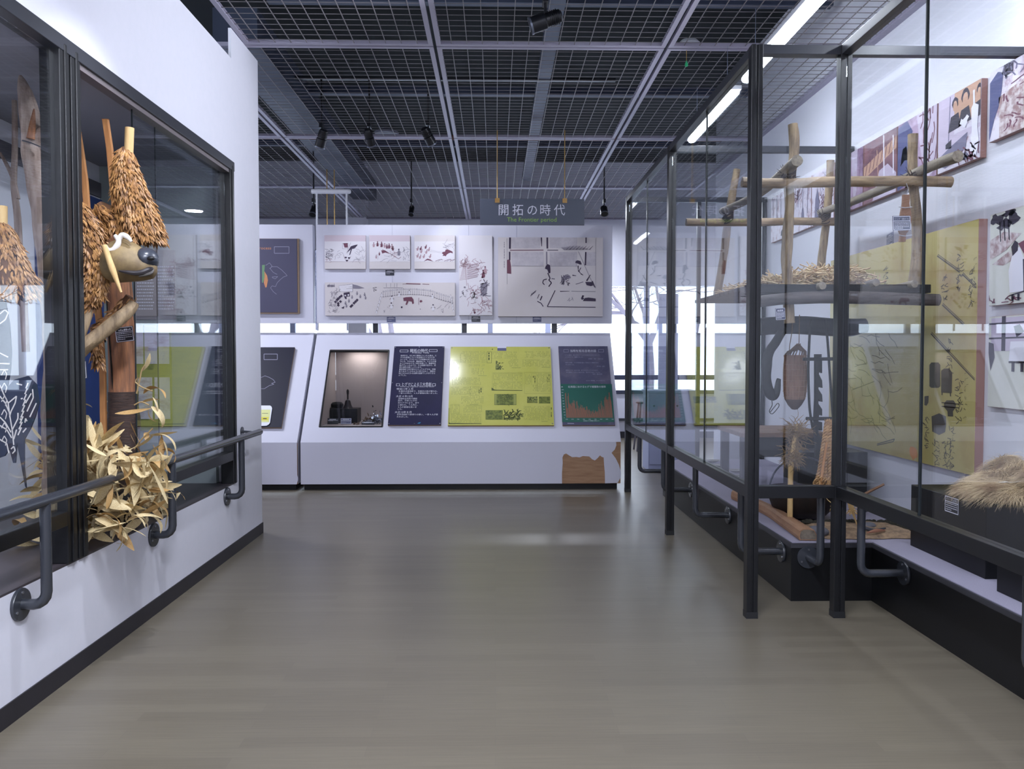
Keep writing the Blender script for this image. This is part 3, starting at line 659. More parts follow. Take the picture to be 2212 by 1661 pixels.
for u, v, h in ((1155, 1150, 110), (1145, 1260, 110), (1270, 1080, 90), (1800, 1110, 80), (1810, 1290, 110), (1430, 1040, 70)): A.fig(u, v, h, 1, 5)
A.scrib(860, 950, 900, 1040, 5, 30, 7, 1, 5); A.scrib(1900, 1170, 2080, 1340, 9, 50, 4, 2, 8); A.scrib(1000, 1280, 1100, 1340, 4, 30, 4, 2, 8)
A.build('print', t)
# tall picture (zoom 960,400 scale 4.884)
def ART4(Y=YB - .03): return Art(zoomP(960, 400, 4.884, Y=Y), (0, -1, 0), [SEP, DRK, GRI, ROSE, PINKB, WPRINT, mat('soft_grey_wash', (188, 182, 190), .7, n=((206, 200, 206), 12, (1, 1, 1), 0, .35, .65))])
t = pic('ink_print', (991.5, 508.5, 1063.5, 681), 'tall pale print of people feasting by a thatched stack', WPRINT)
A = ART4(); A.clip = (157, 533, 503, 1370)
for i in range(14): A.line([(160 + i * 3, 1000 - i * 12), (235, 990 - i * 16)], 3, 3); A.line([(240, 990 - i * 11), (350 + (i % 3) * 6, 965 - i * 11)], 4, 3 if i % 2 else 0)
A.line([(215, 760), (235, 1060)], 4, 3); A.scrib(160, 800, 300, 870, 26, 50, 4, 3, 1); A.scrib(200, 750, 250, 800, 8, 40, 4, 3, 8); A.scrib(330, 800, 400, 900, 16, 40, 4, 3, 2)
for u, v, m2 in ((430, 900, 3), (410, 940, 0), (400, 1010, 5)): A.fig(u, v, 90, 0, m2)
A.poly([(380, 1040), (455, 1020), (450, 1110), (440, 1170), (385, 1165)], 2); A.lay = .0018; A.scrib(380, 1030, 455, 1170, 12, 50, 5, 1, 6)
for u, v in ((195, 1180), (215, 1120), (300, 1150), (320, 1190)): A.fig(u, v, 100, 2 if u < 250 else 3, 5)
A.scrib(250, 1080, 370, 1250, 26, 60, 4, 3, 3); A.scrib(390, 1200, 480, 1340, 22, 60, 4, 3, 4); A.scrib(290, 1300, 380, 1350, 10, 40, 5, 3, 5); A.line([(410, 1240), (450, 1225)], 5, 0); A.blob(320, 1345, 10, 12, 0)
A.build('print', t)
t = pic('ink_print', (1076, 512.5, 1302, 683.5), 'largest ink print on the upper board, people indoors feeding a bear cub', CREAM, th=.045)
A = ART4(YB - .045); A.clip = (569, 552, 1668, 1383)
A.rect(710, 550, 1010, 665, 6); A.rect(710, 705, 1045, 850, 6); A.rect(1110, 550, 1400, 665, 6); A.rect(1110, 705, 1400, 855, 6); A.rect(1500, 705, 1595, 850, 6)
A.lay = .0018
A.line([(692, 548), (690, 670)], 20, 1); A.line([(1022, 548), (1026, 645)], 14, 1, True); A.line([(1085, 548), (1086, 668)], 18, 1); A.line([(1494, 548), (1494, 610)], 12, 1); A.line([(692, 687), (1045, 685)], 8, 0); A.line([(1085, 686), (1200, 686)], 7, 1)
A.line([(688, 702), (688, 790)], 16, 1); A.poly([(660, 790), (690, 780), (702, 850), (705, 935), (660, 930)], 0); A.line([(660, 560), (662, 1045)], 3, 2)
A.line([(1078, 702), (1079, 840)], 14, 2); A.line([(1491, 705), (1487, 845)], 16, 1); A.line([(1413, 700), (1580, 1075)], 5, 2); A.line([(1596, 560), (1596, 1090)], 3, 2); A.line([(710, 852), (1050, 855)], 3, 2); A.line([(1120, 855), (1400, 855)], 3, 2)
for s in range(9): A.line([(1230 + s * 4, 660 + s * 3), (1420 + s * 16, 640 + s * 5)], 2, 2)
for s in range(8): A.line([(1285 + s * 35, 680), (1330 + s * 34, 640)], 7 if s % 2 else 4, 1, True)
A.poly([(1380, 822), (1385, 800), (1405, 792), (1435, 800), (1450, 835), (1430, 838), (1410, 828)], 1); A.line([(1410, 850), (1412, 900), (1440, 935), (1465, 950)], 12, 1, True); A.line([(1440, 870), (1415, 915)], 7, 1)
A.line([(1390, 860), (1390, 830)], 3, 2); A.poly([(1485, 1020), (1570, 1020), (1578, 1055), (1545, 1065), (1500, 1055)], 1); A.line([(1500, 1010), (1540, 945)], 16, 1, True); A.line([(1385, 1045), (1465, 1020)], 8, 2); A.line([(1560, 1010), (1590, 1080)], 9, 1)
A.poly([(1230, 1005), (1245, 965), (1275, 945), (1300, 940), (1325, 955), (1335, 980), (1300, 985), (1270, 1010), (1260, 1055), (1240, 1050)], 2); A.scrib(1235, 950, 1320, 1040, 22, 30, 5, 1, 5); A.line([(1350, 950), (1390, 955)], 12, 1, True)
A.poly([(1070, 850), (1090, 832), (1115, 845), (1118, 880), (1118, 925), (1100, 930), (1085, 890), (1060, 880)], 1); A.line([(1090, 925), (1115, 985), (1100, 1000), (1130, 1030), (1100, 1070)], 11, 1); A.line([(1080, 990), (1045, 1000), (1036, 1030), (1055, 1050)], 9, 1); A.line([(1130, 985), (1165, 990)], 10, 2)
A.line([(1168, 1110), (1085, 1280)], 9, 1); A.line([(1085, 1282), (1595, 1288)], 8, 1); A.line([(1220, 1120), (1320, 1118)], 9, 1, True); A.line([(1340, 1118), (1595, 1122)], 5, 2); A.poly([(1460, 1222), (1480, 1190), (1520, 1185), (1595, 1195), (1597, 1225)], 1); A.poly([(1440, 1195), (1455, 1160), (1475, 1165), (1465, 1185), (1475, 1200), (1450, 1210)], 1)
A.line([(980, 1225), (1020, 1245), (1042, 1280)], 9, 1); A.line([(980, 1195), (1000, 1150)], 6, 1); A.line([(1010, 1215), (1030, 1170)], 12, 1)
for s in range(4): A.line([(910 + s * 14, 1170 - s * 12), (925 + s * 14, 1140 - s * 10)], 6, 1)
A.scrib(1310, 1185, 1360, 1225, 4, 40, 4, 2, 4)
A.cols(628, 600, 640, 870, 16, 6, 2, 3, .8)
A.build('print', t)
# captions on the board
BCARD = mat('caption_black', (36, 38, 50), .4); BCARD2 = mat('caption_blue_grey', (92, 96, 132), .5)
def caption(c, ux, uz, nrm, w, h, label, group=None, m=None, seed=1, title=None, rows=4, name='caption_card'):
    """small black card with white border; c = centre, ux/uz half-axis directions"""
    ux, uz, n = Vector(ux).normalized(), Vector(uz).normalized(), Vector(nrm).normalized(); c = Vector(c)
    o = thing(name, c - uz * h / 2, label, 'caption', group)
    MB().obox(c - n * .002, ux * w / 2, uz * h / 2, n * .002).build('card', m or BCARD, o)
    A = Art(lambda u, v: c + ux * u + uz * v, n, [INK]); A.lay = .0008
    k = w * .035
    if rows > 2: A.frame(-w / 2 + k, -h / 2 + k, w / 2 - k, h / 2 - k, k)
    A.line([(-w / 2 + k, h * .16), (w / 2 - k, h * .16)], k)
    r = random.Random(seed)
    if title: 
        vs, fs = text_geo(title, h * .24); mxw = max(v[0] for v in vs); q = min(1.0, w * .8 / mxw)
        A.mb.add([A.pt(a * q - mxw * q / 2, b * q + h * .23) for a, b in vs], fs)
    else: A.cols(-w * .3, h * .23, w * .3, h * .36, w * .1, w * .07, 0, seed, .95)
    for i in range(rows):
        v = h * (.08 - i * .5 / max(rows, 1)); u = -w * .4
        while u < w * (.36 if i < rows - 1 else .0):
            L = r.uniform(.04, .12) * w; A.rect(u, v, min(u + L, w * .4), v - h * .045); u += L + w * .02
    A.build('lettering', o); return o
for (px, py, w_, h_, lab, m_) in ((842, 589, .098, .060, 'small black caption card under the middle small hunting print', None), (845, 690, .098, .057, 'small black caption card under the long ceremony print', BCARD2), (1028, 689, .098, .06, 'small black caption card under the tall pale print', None), (1160, 690, .098, .055, 'small blue-grey caption card under the largest ink print', BCARD2)):
    c = at(px, py, Y=YB - .003); caption((c.x, YB - .0035, c.z), (1, 0, 0), (0, 0, 1), (0, -1, 0), w_, h_, lab, m=m_, seed=px, rows=2)
# dark map panels on the neighbouring units
MAPL = mat('map_outline', (150, 148, 170), .6); ORG = mat('map_orange', (206, 140, 96), .6); MGRN = mat('map_green', (108, 148, 108), .6)
a = at(560, 516, Y=YB); c = at(648, 678, Y=YB)
t = thing('map_panel', (a.x, YB - .001, c.z), 'slate blue upright map panel with a pale coastline, on the board by the showcase wall', 'panel')
box('backing_board', EDGEW, t, a.x - 1.0, c.x, YB - .028, YB - .0005, c.z, a.z); box('face_sheet', mat('slate_map', (76, 74, 98), .5), t, a.x - 1.0, c.x - .02, YB - .031, YB - .028, c.z + .015, a.z - .003)
A = Art(zoomP(560, 500, 3.614, Y=YB - .031), (0, -1, 0), [MAPL, ORG, MGRN])
A.frame(118, 119, 233, 170, 4); A.line([(50, 265), (80, 245), (100, 270), (85, 290), (110, 320), (140, 335)], 3)
A.line([(80, 290), (100, 275), (140, 275), (175, 300), (205, 330), (218, 345), (190, 355), (165, 375), (140, 400), (128, 430), (100, 425), (88, 440), (110, 470), (135, 490)], 3); A.line([(100, 355), (145, 352), (125, 370), (100, 360)], 3)
A.poly([(22, 262), (45, 260), (40, 310), (42, 360), (30, 400), (22, 400)], 2); A.poly([(40, 310), (62, 345), (68, 380), (58, 435), (48, 438), (36, 400), (42, 350)], 1)
vs, fs = text_geo('Process', 5.2 * 9.32 / F); p0 = at(560 + 0, 500 + 140 / 3.614, Y=YB - .031)
A.mb.mi = 1; A.mb.add([p0 + Vector((u - .03, -.0012, v)) for u, v in [(a_ * 1.25, b_ * 1.1) for a_, b_ in text_geo('Process', .042)[0]]], text_geo('Process', .042)[1])
A.build('print', t)
DMAP = mat('dark_map_face', (34, 34, 50), .5, 0, .25)
qa = [slope(*p) for p in ((635, 753.5), (612, 926))]; xb = (qa[0].x + qa[1].x) / 2; s1, s0 = sv(qa[0]), sv(qa[1])
t = thing('map_panel', spt(xb - .5, s0, .001), 'near-black sloping map panel with a thin white coastline, on the console behind the wall end', 'panel')
MB().prism([spt(xb - 1.2, s0, .001), spt(xb, s0, .001), spt(xb, s1, .001), spt(xb - 1.2, s1, .001)], SN * .026).build('backing_board', EDGEW, t)
MB().prism([spt(xb - 1.2, s0, .0272), spt(xb, s0, .0272), spt(xb, s1, .0272), spt(xb - 1.2, s1, .0272)], SN * .003).build('face_sheet', DMAP, t)
A = Art(lambda u, v: slope(560 + u / 3.614, 500 + v / 3.614) + SN * .0302, SN, [MAPL]); A.frame(42, 970, 146, 1013, 4)
A.line([(0, 1160), (50, 1140), (80, 1150), (115, 1170), (130, 1190), (100, 1198), (120, 1205), (85, 1215), (45, 1240), (10, 1240)], 3); A.build('print', t)
# white notice card leaning on that panel
def U6(px, py): return slope(px, py) + SN * .034
nc = thing('notice_card', U6(560, 924), 'white rounded notice with yellow label, standing before the sloping map panel', 'notice')
pts = [(556, 880), (585, 880), (588, 882), (589.5, 886), (585, 917), (582, 921), (577, 923.5), (556, 924)]
MB().prism([U6(*p) for p in pts], SN * .004).build('card', WHT, nc)
A = Art(lambda u, v: U6(u, v) + SN * .004, SN, [mat('pale_yellow', (226, 228, 150), .5), mat('bright_yellow', (226, 214, 40), .5), DRK]); A.poly([(566, 889), (586, 889), (583, 916), (563, 916)], 0); A.lay = .0018; A.poly([(566, 905), (582, 905), (581, 912), (565, 912)], 1); A.lay = .0024; A.line([(568, 897), (581, 897)], .7, 2); A.line([(570, 908.5), (578, 908.5)], 2, 2); A.build('print', nc)

area('recess_fill', ((HX0 + HX1) / 2, 9.5, a1.z - .01), (0, 0, 0), .3, .12, 1.6, (1, .93, .9))  # added fill light that brightens the recess, no fitting is modelled
# ---- things inside the recessed case
YR = 9.25; zr = a0.z
def R(px, py, Y=YR): return at(px, py, Y=Y)
x_a, x_b = R(706, 0).x, R(766, 0).x; zt = R(0, 884).z
single('black_pedestal', BLKP, 'small black block inside the recessed console case, under the handbell', 'pedestal', x_a, x_b, YR, YR + .25, zr, zt)
hb = thing('handbell', (R(748, 884).x, YR + .1, zt), 'dark handbell with a knobbed upright handle on the black block', 'bell')
bx = R(748, 884).x; s = 9.35 / F
BRZ = mat('dark_bronze', (48, 44, 46), .35, .5)
MB().lathe((bx, YR + .1, zt), [(12 * s, 0), (9.5 * s, 3 * s), (7.2 * s, 8 * s), (6 * s, 14 * s), (5 * s, 17 * s), (2 * s, 18.5 * s), (0, 18.6 * s)], 24).build('bell_body', BRZ, hb, smooth=True)
MB().lathe((bx, YR + .1, zt + 18 * s), [(1.6 * s, 0), (1.8 * s, 6 * s), (1.7 * s, 10 * s), (2.6 * s, 15 * s), (2.8 * s, 19 * s), (2.0 * s, 22 * s), (0, 23.5 * s)], 14).build('handle', BRZ, hb, smooth=True)
MB().lathe((bx, YR + .1, zt + 17.6 * s), [(2.6 * s, 0), (2.6 * s, 1.3 * s)], 14).build('collar', mat('pale_collar', (160, 162, 172), .4), hb)
cap = thing('black_hat', (R(724, 884).x, YR + .12, zt), 'round black cap beside the handbell on the black block', 'cap')
MB().lathe((R(724, 884).x, YR + .12, zt), [(11 * s, 0), (13 * s, 4 * s), (13.4 * s, 9 * s), (10 * s, 12.5 * s), (4 * s, 13.6 * s), (0, 13.8 * s)], 20).build('crown', mat('black_felt', (22, 21, 22), .95), cap, smooth=True)
MB().lathe((R(716, 884).x, YR + .06, zt), [(9 * s, 0), (8 * s, 1.5 * s), (0, 2 * s)], 16).build('peak', MATS['black_felt'], cap)
for (px, lab, tt, mm) in ((719, 'black caption card at the foot of the block in the recessed case', None, None), (747.5, 'grey caption card with a white border in the recessed case', None, BCARD2)):
    c = at(px, 914, Y=9.08); caption((c.x, 9.08, zr + .034), (1, 0, 0), (0, .2, 1), (0, -1, .2), .118, .066, lab, m=mm, title=tt, seed=int(px), rows=3 if mm else 1)
# crumpled pile
FOIL = mat('silver_foil', (190, 196, 210), .25, .9, n=((120, 124, 140), 20, (1, 1, 1), .9, .3, .7)); SCR = mat('brown_scrap', (92, 74, 62), .8)
pl = thing('foil_pile', (R(803, 918).x, 9.1, zr), 'crumpled silver foil and brown scraps heaped in the recessed case', 'pile')
r = random.Random(5)
def crumple(mb, c, s_, k=26):
    for _ in range(k):
        p = Vector(c) + Vector((r.uniform(-1, 1) * s_[0], r.uniform(-1, 1) * s_[1], abs(r.gauss(0, .5)) * s_[2]))
        a, bb = Vector([r.uniform(-1, 1) for _ in range(3)]).normalized() * .02, Vector([r.uniform(-1, 1) for _ in range(3)]).normalized() * .018
        mb.add([p - a, p + bb, p + a, p - bb + Vector((0, 0, .01))], [(0, 1, 2), (0, 2, 3)])
b = MB(); crumple(b, (R(812, 0).x, 9.14, zr + .03), (.05, .06, .09), 60); crumple(b, (R(805, 0).x, 9.1, zr + .01), (.1, .05, .03), 30); stuff(b.build('foil', FOIL, pl))
b = MB(); crumple(b, (R(795, 0).x, 9.16, zr + .02), (.06, .04, .07), 46); crumple(b, (R(775, 0).x, 9.05, zr), (.05, .03, .02), 14); stuff(b.build('scraps', SCR, pl))
c = at(795, 917, Y=8.98); caption((c.x, 8.98, zr + .02), (1, 0, 0), (0, .5, 1), (0, -1, .5), .14, .035, 'low black caption card in front of the foil pile', seed=4, rows=1)

# ================================================================== HANGING SIGN
t = thing('hanging_sign', (.38, 8.5, 2.748), 'slate sign reading The Frontier period, hung on two gold rods from the grille', 'sign')
box('sign_board', mat('slate_sign', (72, 78, 94), .5), t, -.155, .914, 8.49, 8.52, 2.748, 3.012, bevel=.002)
GOLD = mat('brass', (186, 150, 84), .35, .4)
for x in (.021, .712):
    MB().tube([(x, 8.505, 2.985), (x, 8.505, 3.715)], .0045, 8).build('rod', GOLD, t)
    box('clip', mat('brass_clip', (160, 122, 66), .4, .3), t, x - .024, x + .024, 8.482, 8.527, 2.972, 3.018)
A = Art(lambda u, v: Vector((u, 8.4895, v)), (0, -1, 0), [INK, mat('lime_lettering', (140, 184, 76), .5)])
P0 = at(1076, 465.5, Y=8.49); hh = .112
xs = [1076, 1107, 1138, 1166, 1197]
for ch, px in zip('開拓の時代', xs): A.text(ch, at(px, 465, Y=8.49).x - .004, at(1076, 463, Y=8.49).z, .124, 0, .96, down=False)
vs, fs = text_geo('The Frontier period', .062); mw = max(v[0] for v in vs); k = (at(1203, 0, Y=8.49).x - at(1095, 0, Y=8.49).x) / mw
A.mb.mi = 1; z0 = at(1100, 478.5, Y=8.49).z; x0 = at(1095, 0, Y=8.49).x
A.mb.add([A.pt(x0 + a * k, z0 + b_) for a, b_ in vs], fs)
A.build('lettering', t)

# pale rod frame standing above the board, rods beyond
t = thing('white_bar_frame', (-1.89, 9.6, 2.88), 'white rounded bar held by two white posts above the upper board', 'frame')
b = MB(); b.tube([(-2.10, 9.6, 3.30), (-1.68, 9.6, 3.30)], .027, 14); b.lathe((-1.68, 9.6, 3.30), [(.027, 0), (.022, .014), (0, .02)], 14, (1, 0, 0)); b.lathe((-2.10, 9.6, 3.30), [(.027, 0), (.022, .014), (0, .02)], 14, (-1, 0, 0)); b.build('bar', WHT, t, smooth=True)
for x in (-2.055, -1.712): MB().tube([(x, 9.6, 1.7), (x, 9.6, 3.285)], .011, 10).build('post', WHT, t, smooth=True)
t = thing('hanging_sign', (-2.03, 10.3, 2.45), 'slate sign behind the upper board, only its two gold rods rising between white posts', 'sign')
for x, y in ((-2.08, 10.31), (-1.99, 10.31)): MB().tube([(x, y, 2.7), (x, y, 3.71)], .006, 8).build('rod', GOLD, t)
box('sign_board', MATS['slate_sign'], t, -2.35, -1.7, 10.3, 10.32, 2.45, 2.72)

# ================================================================== SPOTLIGHTS
SPB = mat('matt_black_spot', (22, 24, 30), .35)
LENS = mat('spot_lens', (235, 240, 255), .1, emit=(.9, .94, 1), es=2.2)
def spotlight(px, py, Y, target, label, L=.16, r=.045, power=0, ang=55, top=None, lit=True, group=None):
    c = at(px, py, Y=Y); d = (Vector(target) - c).normalized()
    t = thing('ceiling_spotlight', (c.x, c.y, c.z), label, 'spotlight', group)
    p0, p1 = c - d * L / 2, c + d * L / 2
    b = MB().lathe(p0, [(r * .55, -.012), (r * .8, 0), (r * .86, L * .45), (r * .84, L * .47), (r, L * .5), (r, L)], 22, d)
    b.build('housing', SPB, t, smooth=True)
    b = MB()
    for k in range(5): b.lathe(p0 + d * (.015 + k * .012), [(r * .82, 0), (r * .96, .001), (r * .96, .004), (r * .82, .005)], 20, d)
    b.build('cooling_fins', SPB, t)
    MB().lathe(p1 - d * .012, [(0, 0), (r * .9, .0), (r * .9, .004), (0, .008)], 20, d).build('lens', LENS if lit else mat('dark_lens', (70, 76, 90), .15), t)
    MB().lathe(p1 - d * .004, [(r * 1.0, -.004), (r * 1.07, -.004), (r * 1.07, .008), (r * .93, .008), (r * .93, .001)], 22, d).build('front_ring', mat('grey_ring', (120, 126, 140), .3, .6), t, smooth=True)
    zt_ = top or 4.15
    b = MB().tube([c + Vector((0, 0, r * .9)), (c.x, c.y, zt_)], .010, 10); b.box(c.x - .016, c.x + .016, c.y - .05, c.y + .05, min(zt_, c.z + .10), min(zt_, c.z + .10) + .05)
    b.build('stem', SPB, t)
    if power:
        l = spot('spot_lamp', p1 + d * .02, target, power, ang); l.parent = None
    return t
spotlight(1178, 45, 5.15, (LW, 5.25, 2.75), 'black ceiling spotlight nearest the entrance, glowing lens turned to the showcase wall', .19, .05, 115, 95)
spotlight(695, 300, 8.3, (-2.4, 9.0, 1.7), 'black ceiling spotlight tilted away, first of three in a row by the wall end', .17, .05, 0, lit=False)
spotlight(798, 298, 8.3, (-1.0, 9.3, 2.1), 'black ceiling spotlight aimed down, middle of three in a row', .16, .045, 42, 85)
spotlight(925, 295, 8.3, (.2, 9.3, 2.0), 'black ceiling spotlight aimed down, third in the row beside the sign', .17, .05, 48, 85)
spotlight(889, 455, 11.0, (-1.2, 9.3, 1.0), 'small black spotlight with bright tip beyond the grille, over the upper board', .15, .035, 0)
spotlight(678, 455, 10.6, (-2.6, 9.0, 1.0), 'small black spotlight near the white bar frame', .15, .045, 0, lit=False)
spotlight(1305, 455, 11.2, (1.5, 9.5, 1.2), 'round black spotlight beside the hanging sign, near the glass case', .13, .05, 40, 120)
tag(MB().box(-2.5, 1.2, 8.28, 8.32, 4.14, 4.17).build('lighting_track', SPB), 'black lighting track above the grille carrying three spotlights', 'track')
p = at(1483, 108, z=3.7); tg = thing('pull_cord', (p.x, p.y, 3.55), 'pull cord with a small green tag hanging from the grille', 'cord')
MB().tube([(p.x, p.y, 3.70), (p.x, p.y, 3.62)], .002, 6).build('cord', GOLD, tg); MB().lathe((p.x, p.y, 3.575), [(0, 0), (.012, .006), (.012, .022), (.006, .034), (.003, .045)], 12).build('tag', mat('green_tag', (40, 170, 110), .4), tg)
p = at(1495, 90, z=3.74); tag(MB().lathe((p.x, p.y + .1, 3.735), [(.02, 0), (.075, .004), (.09, .02), (.06, .05)], 24).build('smoke_detector', WHT, smooth=True), 'white round smoke detector above the grille near the pull cord', 'detector')
p = at(835, 288, z=3.95); tag(MB().lathe((p.x, p.y, 3.93), [(.02, 0), (.13, .01), (.14, .03), (.05, .07)], 24).build('ceiling_speaker', mat('grey_speaker', (96, 100, 118), .5), smooth=True), 'grey round ceiling fitting behind the middle spotlight', 'speaker')

# ================================================================== GLASS CASE (right)
CX1, CX2 = 1.37, 1.84; CTOP = 3.03; CB0, CB1 = .645, .71; PW = .03
Y0, Y1, Y2, YE = 4.36, 6.42, 8.47, .4
cf = thing('glass_case', (2.0, 6.4, 0), 'large black framed glass case on legs along the picture wall', 'display case')
def post(x, y, z0=0.0, w=PW):
    b = MB().box(x - w, x - .006, y - w, y + w, z0, CTOP); b.box(x + .006, x + w, y - w, y + w, z0, CTOP); b.box(x - .006, x + .006, y - w + .006, y + w - .006, z0, CTOP)
    o = b.build('post', BLK, cf, bevel=.0015)
    if z0 < .1: box('foot_cap', mat('foot_black', (28, 29, 32), .5), o, x - w - .001, x + w + .001, y - w - .001, y + w + .001, 0, .035)
    return o
post(CX1, Y0); post(CX1, Y1); post(CX1, Y2); post(CX2, Y0); post(CX2, YE + .9)
post(RW - .03, Y2, .336, .022); post(2.09, Y2, .336, .02)
for nm, zz0, zz1 in (('bottom_rail', CB0, CB1), ('top_rail', CTOP - .05, CTOP)):
    for k, bx in enumerate(((CX1 - .028, CX1 + .028, Y0 + PW, Y1 - PW), (CX1 - .028, CX1 + .028, Y1 + PW, Y2 - PW), (CX1 + PW, CX2 - PW, Y0 - .028, Y0 + .028), (CX2 - .028, CX2 + .028, YE + .93, Y0 - PW), (CX2 - .028, CX2 + .028, -2, YE + .87))):
        box(nm, DGR if zz0 > 2 else BLK, cf, *bx, zz0, zz1, bevel=.002)
for y in (Y0, Y1, Y2): box('cross_rail', DGR, cf, CX1 + PW if y != Y0 else CX2 + PW, RW - .001, y - .022, y + .022, CTOP - .05, CTOP, bevel=.002)
box('bottom_rail', BLK, cf, CX1 + PW, RW - .06, Y2 - .02, Y2 + .02, CB0, CB1)
ZG0, ZG1 = CB1, CTOP - .05
def gx(x, ya, yb):
    p = box('glass_pane', GLASS, cf, x - .003, x + .003, ya, yb, ZG0, ZG1)
    return p
JN = mat('glass_joint', (16, 24, 26), .3)
def joint(x, y): box('joint_strip', JN, cf, x - .006, x + .006, y - .004, y + .004, ZG0, ZG1)
for a, c in ((Y0 + PW, 5.352), (5.36, Y1 - PW), (Y1 + PW, 7.442), (7.45, Y2 - PW)): gx(CX1, a, c)
joint(CX1, 5.356); joint(CX1, 7.446); joint(CX2, 3.52)
for a, c in ((-2, YE + .87), (YE + .93, 3.516), (3.524, Y0 - PW)): gx(CX2, a, c)
box('glass_pane', GLASS, cf, CX1 + PW, CX2 - PW, Y0 - .003, Y0 + .003, ZG0, ZG1)
box('glass_pane', GLASS, cf, CX1 + PW, 2.07, Y2 - .003, Y2 + .003, ZG0, ZG1); box('glass_pane', GLASS, cf, 2.11, RW - .055, Y2 - .003, Y2 + .003, ZG0, ZG1)
for y in (5.9, 4.79, 7.03, 8.2): bracket(cf, CX1 + .075, y, CB0 + .01, .252, 1.688, 'bracket')
bracket(cf, CX2 - .055, Y0 + .10, CB0 + .01, .254, 4.638 - Y0 - .10, 'bracket', dirv=(0, 1, 0))
bracket(cf, CX2 + .08, 4.26, CB0 + .01, .26, 2.153, 'bracket'); bracket(cf, CX2 + .08, 2.9, CB0 + .01, .26, 2.153, 'bracket')
# rail arm under the case beyond the frame
# platform
ZP = .338
pf = thing('plinth_platform', (2.3, 6.0, 0), 'low black stepped platform with lavender grey carpet top inside the glass case', 'platform')
out = [(1.69, 8.25), (1.69, 4.64), (2.155, 4.64), (2.155, -2), (RW - .002, -2), (RW - .002, 8.44), (1.9, 8.44)]
MB().prism([(x, y, 0) for x, y in out], (0, 0, ZP - .03)).build('base', BLKP, pf)
ins = [(1.684, 8.25), (1.684, 4.634), (2.149, 4.634), (2.149, -2), (RW - .002, -2), (RW - .002, 8.45), (1.9, 8.45)]
MB().prism([(x, y, ZP - .03) for x, y in ins], (0, 0, .026)).build('edge_trim', mat('dark_edge', (58, 58, 64), .5), pf)
ins2 = [(1.696, 8.25), (1.696, 4.646), (2.161, 4.646), (2.161, -2), (RW - .002, -2), (RW - .002, 8.44), (1.9, 8.44)]
MB().prism([(x, y, ZP - .004) for x, y in ins2], (0, 0, .004)).build('carpet', CARP, pf)

# fluorescent tubes inside the top of the case
TUBE = mat('fluorescent_tube', (240, 245, 255), .4, emit=(.82, .88, 1.0), es=62)
zt3 = 3.30; fac = (zt3 - H) / (3.45 - H)
for (ya, yb, xt_, lab) in ((7.857 * fac, 6.43 * fac, 1.86 * fac, 'bright white fluorescent batten over the glass case, the one farthest in'), (6.15 * fac, 4.72 * fac, 1.86 * fac, 'bright white fluorescent batten over the glass case, cut by the case corner post'), (4.2, 3.1, 2.35, 'bright white fluorescent batten over the near part of the glass case')):
    t = thing('fluorescent_batten', (xt_, (ya + yb) / 2, zt3), lab, 'lamp')
    MB().box(xt_ - .05, xt_ + .05, yb, ya, zt3 + .02, zt3 + .05).build('fitting', WHT, t, bevel=.004)
    b = MB(); b.tube([(xt_, yb + .01, zt3), (xt_, ya - .01, zt3)], .034, 14, flat=.75); b.build('tube', TUBE, t, smooth=True)
    b = MB()
    for y in (yb + .2, ya - .2): b.tube([(xt_, y, zt3 + .045), (xt_, y, CEIL + .002)], .002, 6)
    b.build('hanger_wire', mat('hanger_steel', (140, 150, 170), .3, .8), t)

# ================================================================== PICTURES ON THE RIGHT WALL
PXW = RW - .001
def rpic(y0, y1, z0, z1, m, label, th=.035, name='wall_photo', cat='picture', edge=BROWNE, group=None):
    t = thing(name, (PXW, (y0 + y1) / 2, z0), label, cat, group)
    box('board', edge, t, PXW - th, PXW, y0, y1, z0, z1, bevel=.0015)
    box('print_sheet', m, t, PXW - th - .002, PXW - th, y0 + .002, y1 - .002, z0 + .002, z1 - .002)
    A = Art(lambda u, v: Vector((PXW - th - .002, y1 - (y1 - y0) * u, z0 + (z1 - z0) * v)), (-1, 0, 0), PM)
    A.clip = (.004, .004, .996, .996); return t, A
SNOW = mat('snowy_photo', (214, 208, 222), .5, n=((150, 108, 124), 7, (1, 2, 2), 0, .50, .72))
PURP = mat('purple_photo', (176, 150, 178), .5, n=((98, 60, 96), 4, (1, 2, 1), 0, .42, .62))
BRNP = mat('brown_photo', (132, 88, 96), .5, n=((92, 52, 70), 5, (1, 2, 2), 0, .4, .65))
INKP = mat('ink_wash_photo', (214, 214, 208), .5, n=((204, 205, 196), 4, (1, 1, 1), 0, .4, .7))
PM = [mat('photo_black', (36, 28, 48), .6), mat('photo_blue', (72, 76, 124), .6), mat('photo_tan', (196, 156, 132), .6), mat('photo_white', (228, 226, 238), .6), mat('photo_maroon', (104, 52, 72), .6), mat('photo_grey', (110, 106, 132), .6), mat('photo_smoke', (198, 186, 206), .6), mat('photo_sepia_wash', (150, 118, 118), .6, n=((206, 196, 198), 22, (1, 1, 1), 0, .4, .6))]
ZP0, ZP1 = 2.53, 2.975
def frac(u0, v0, u1, v1): return None
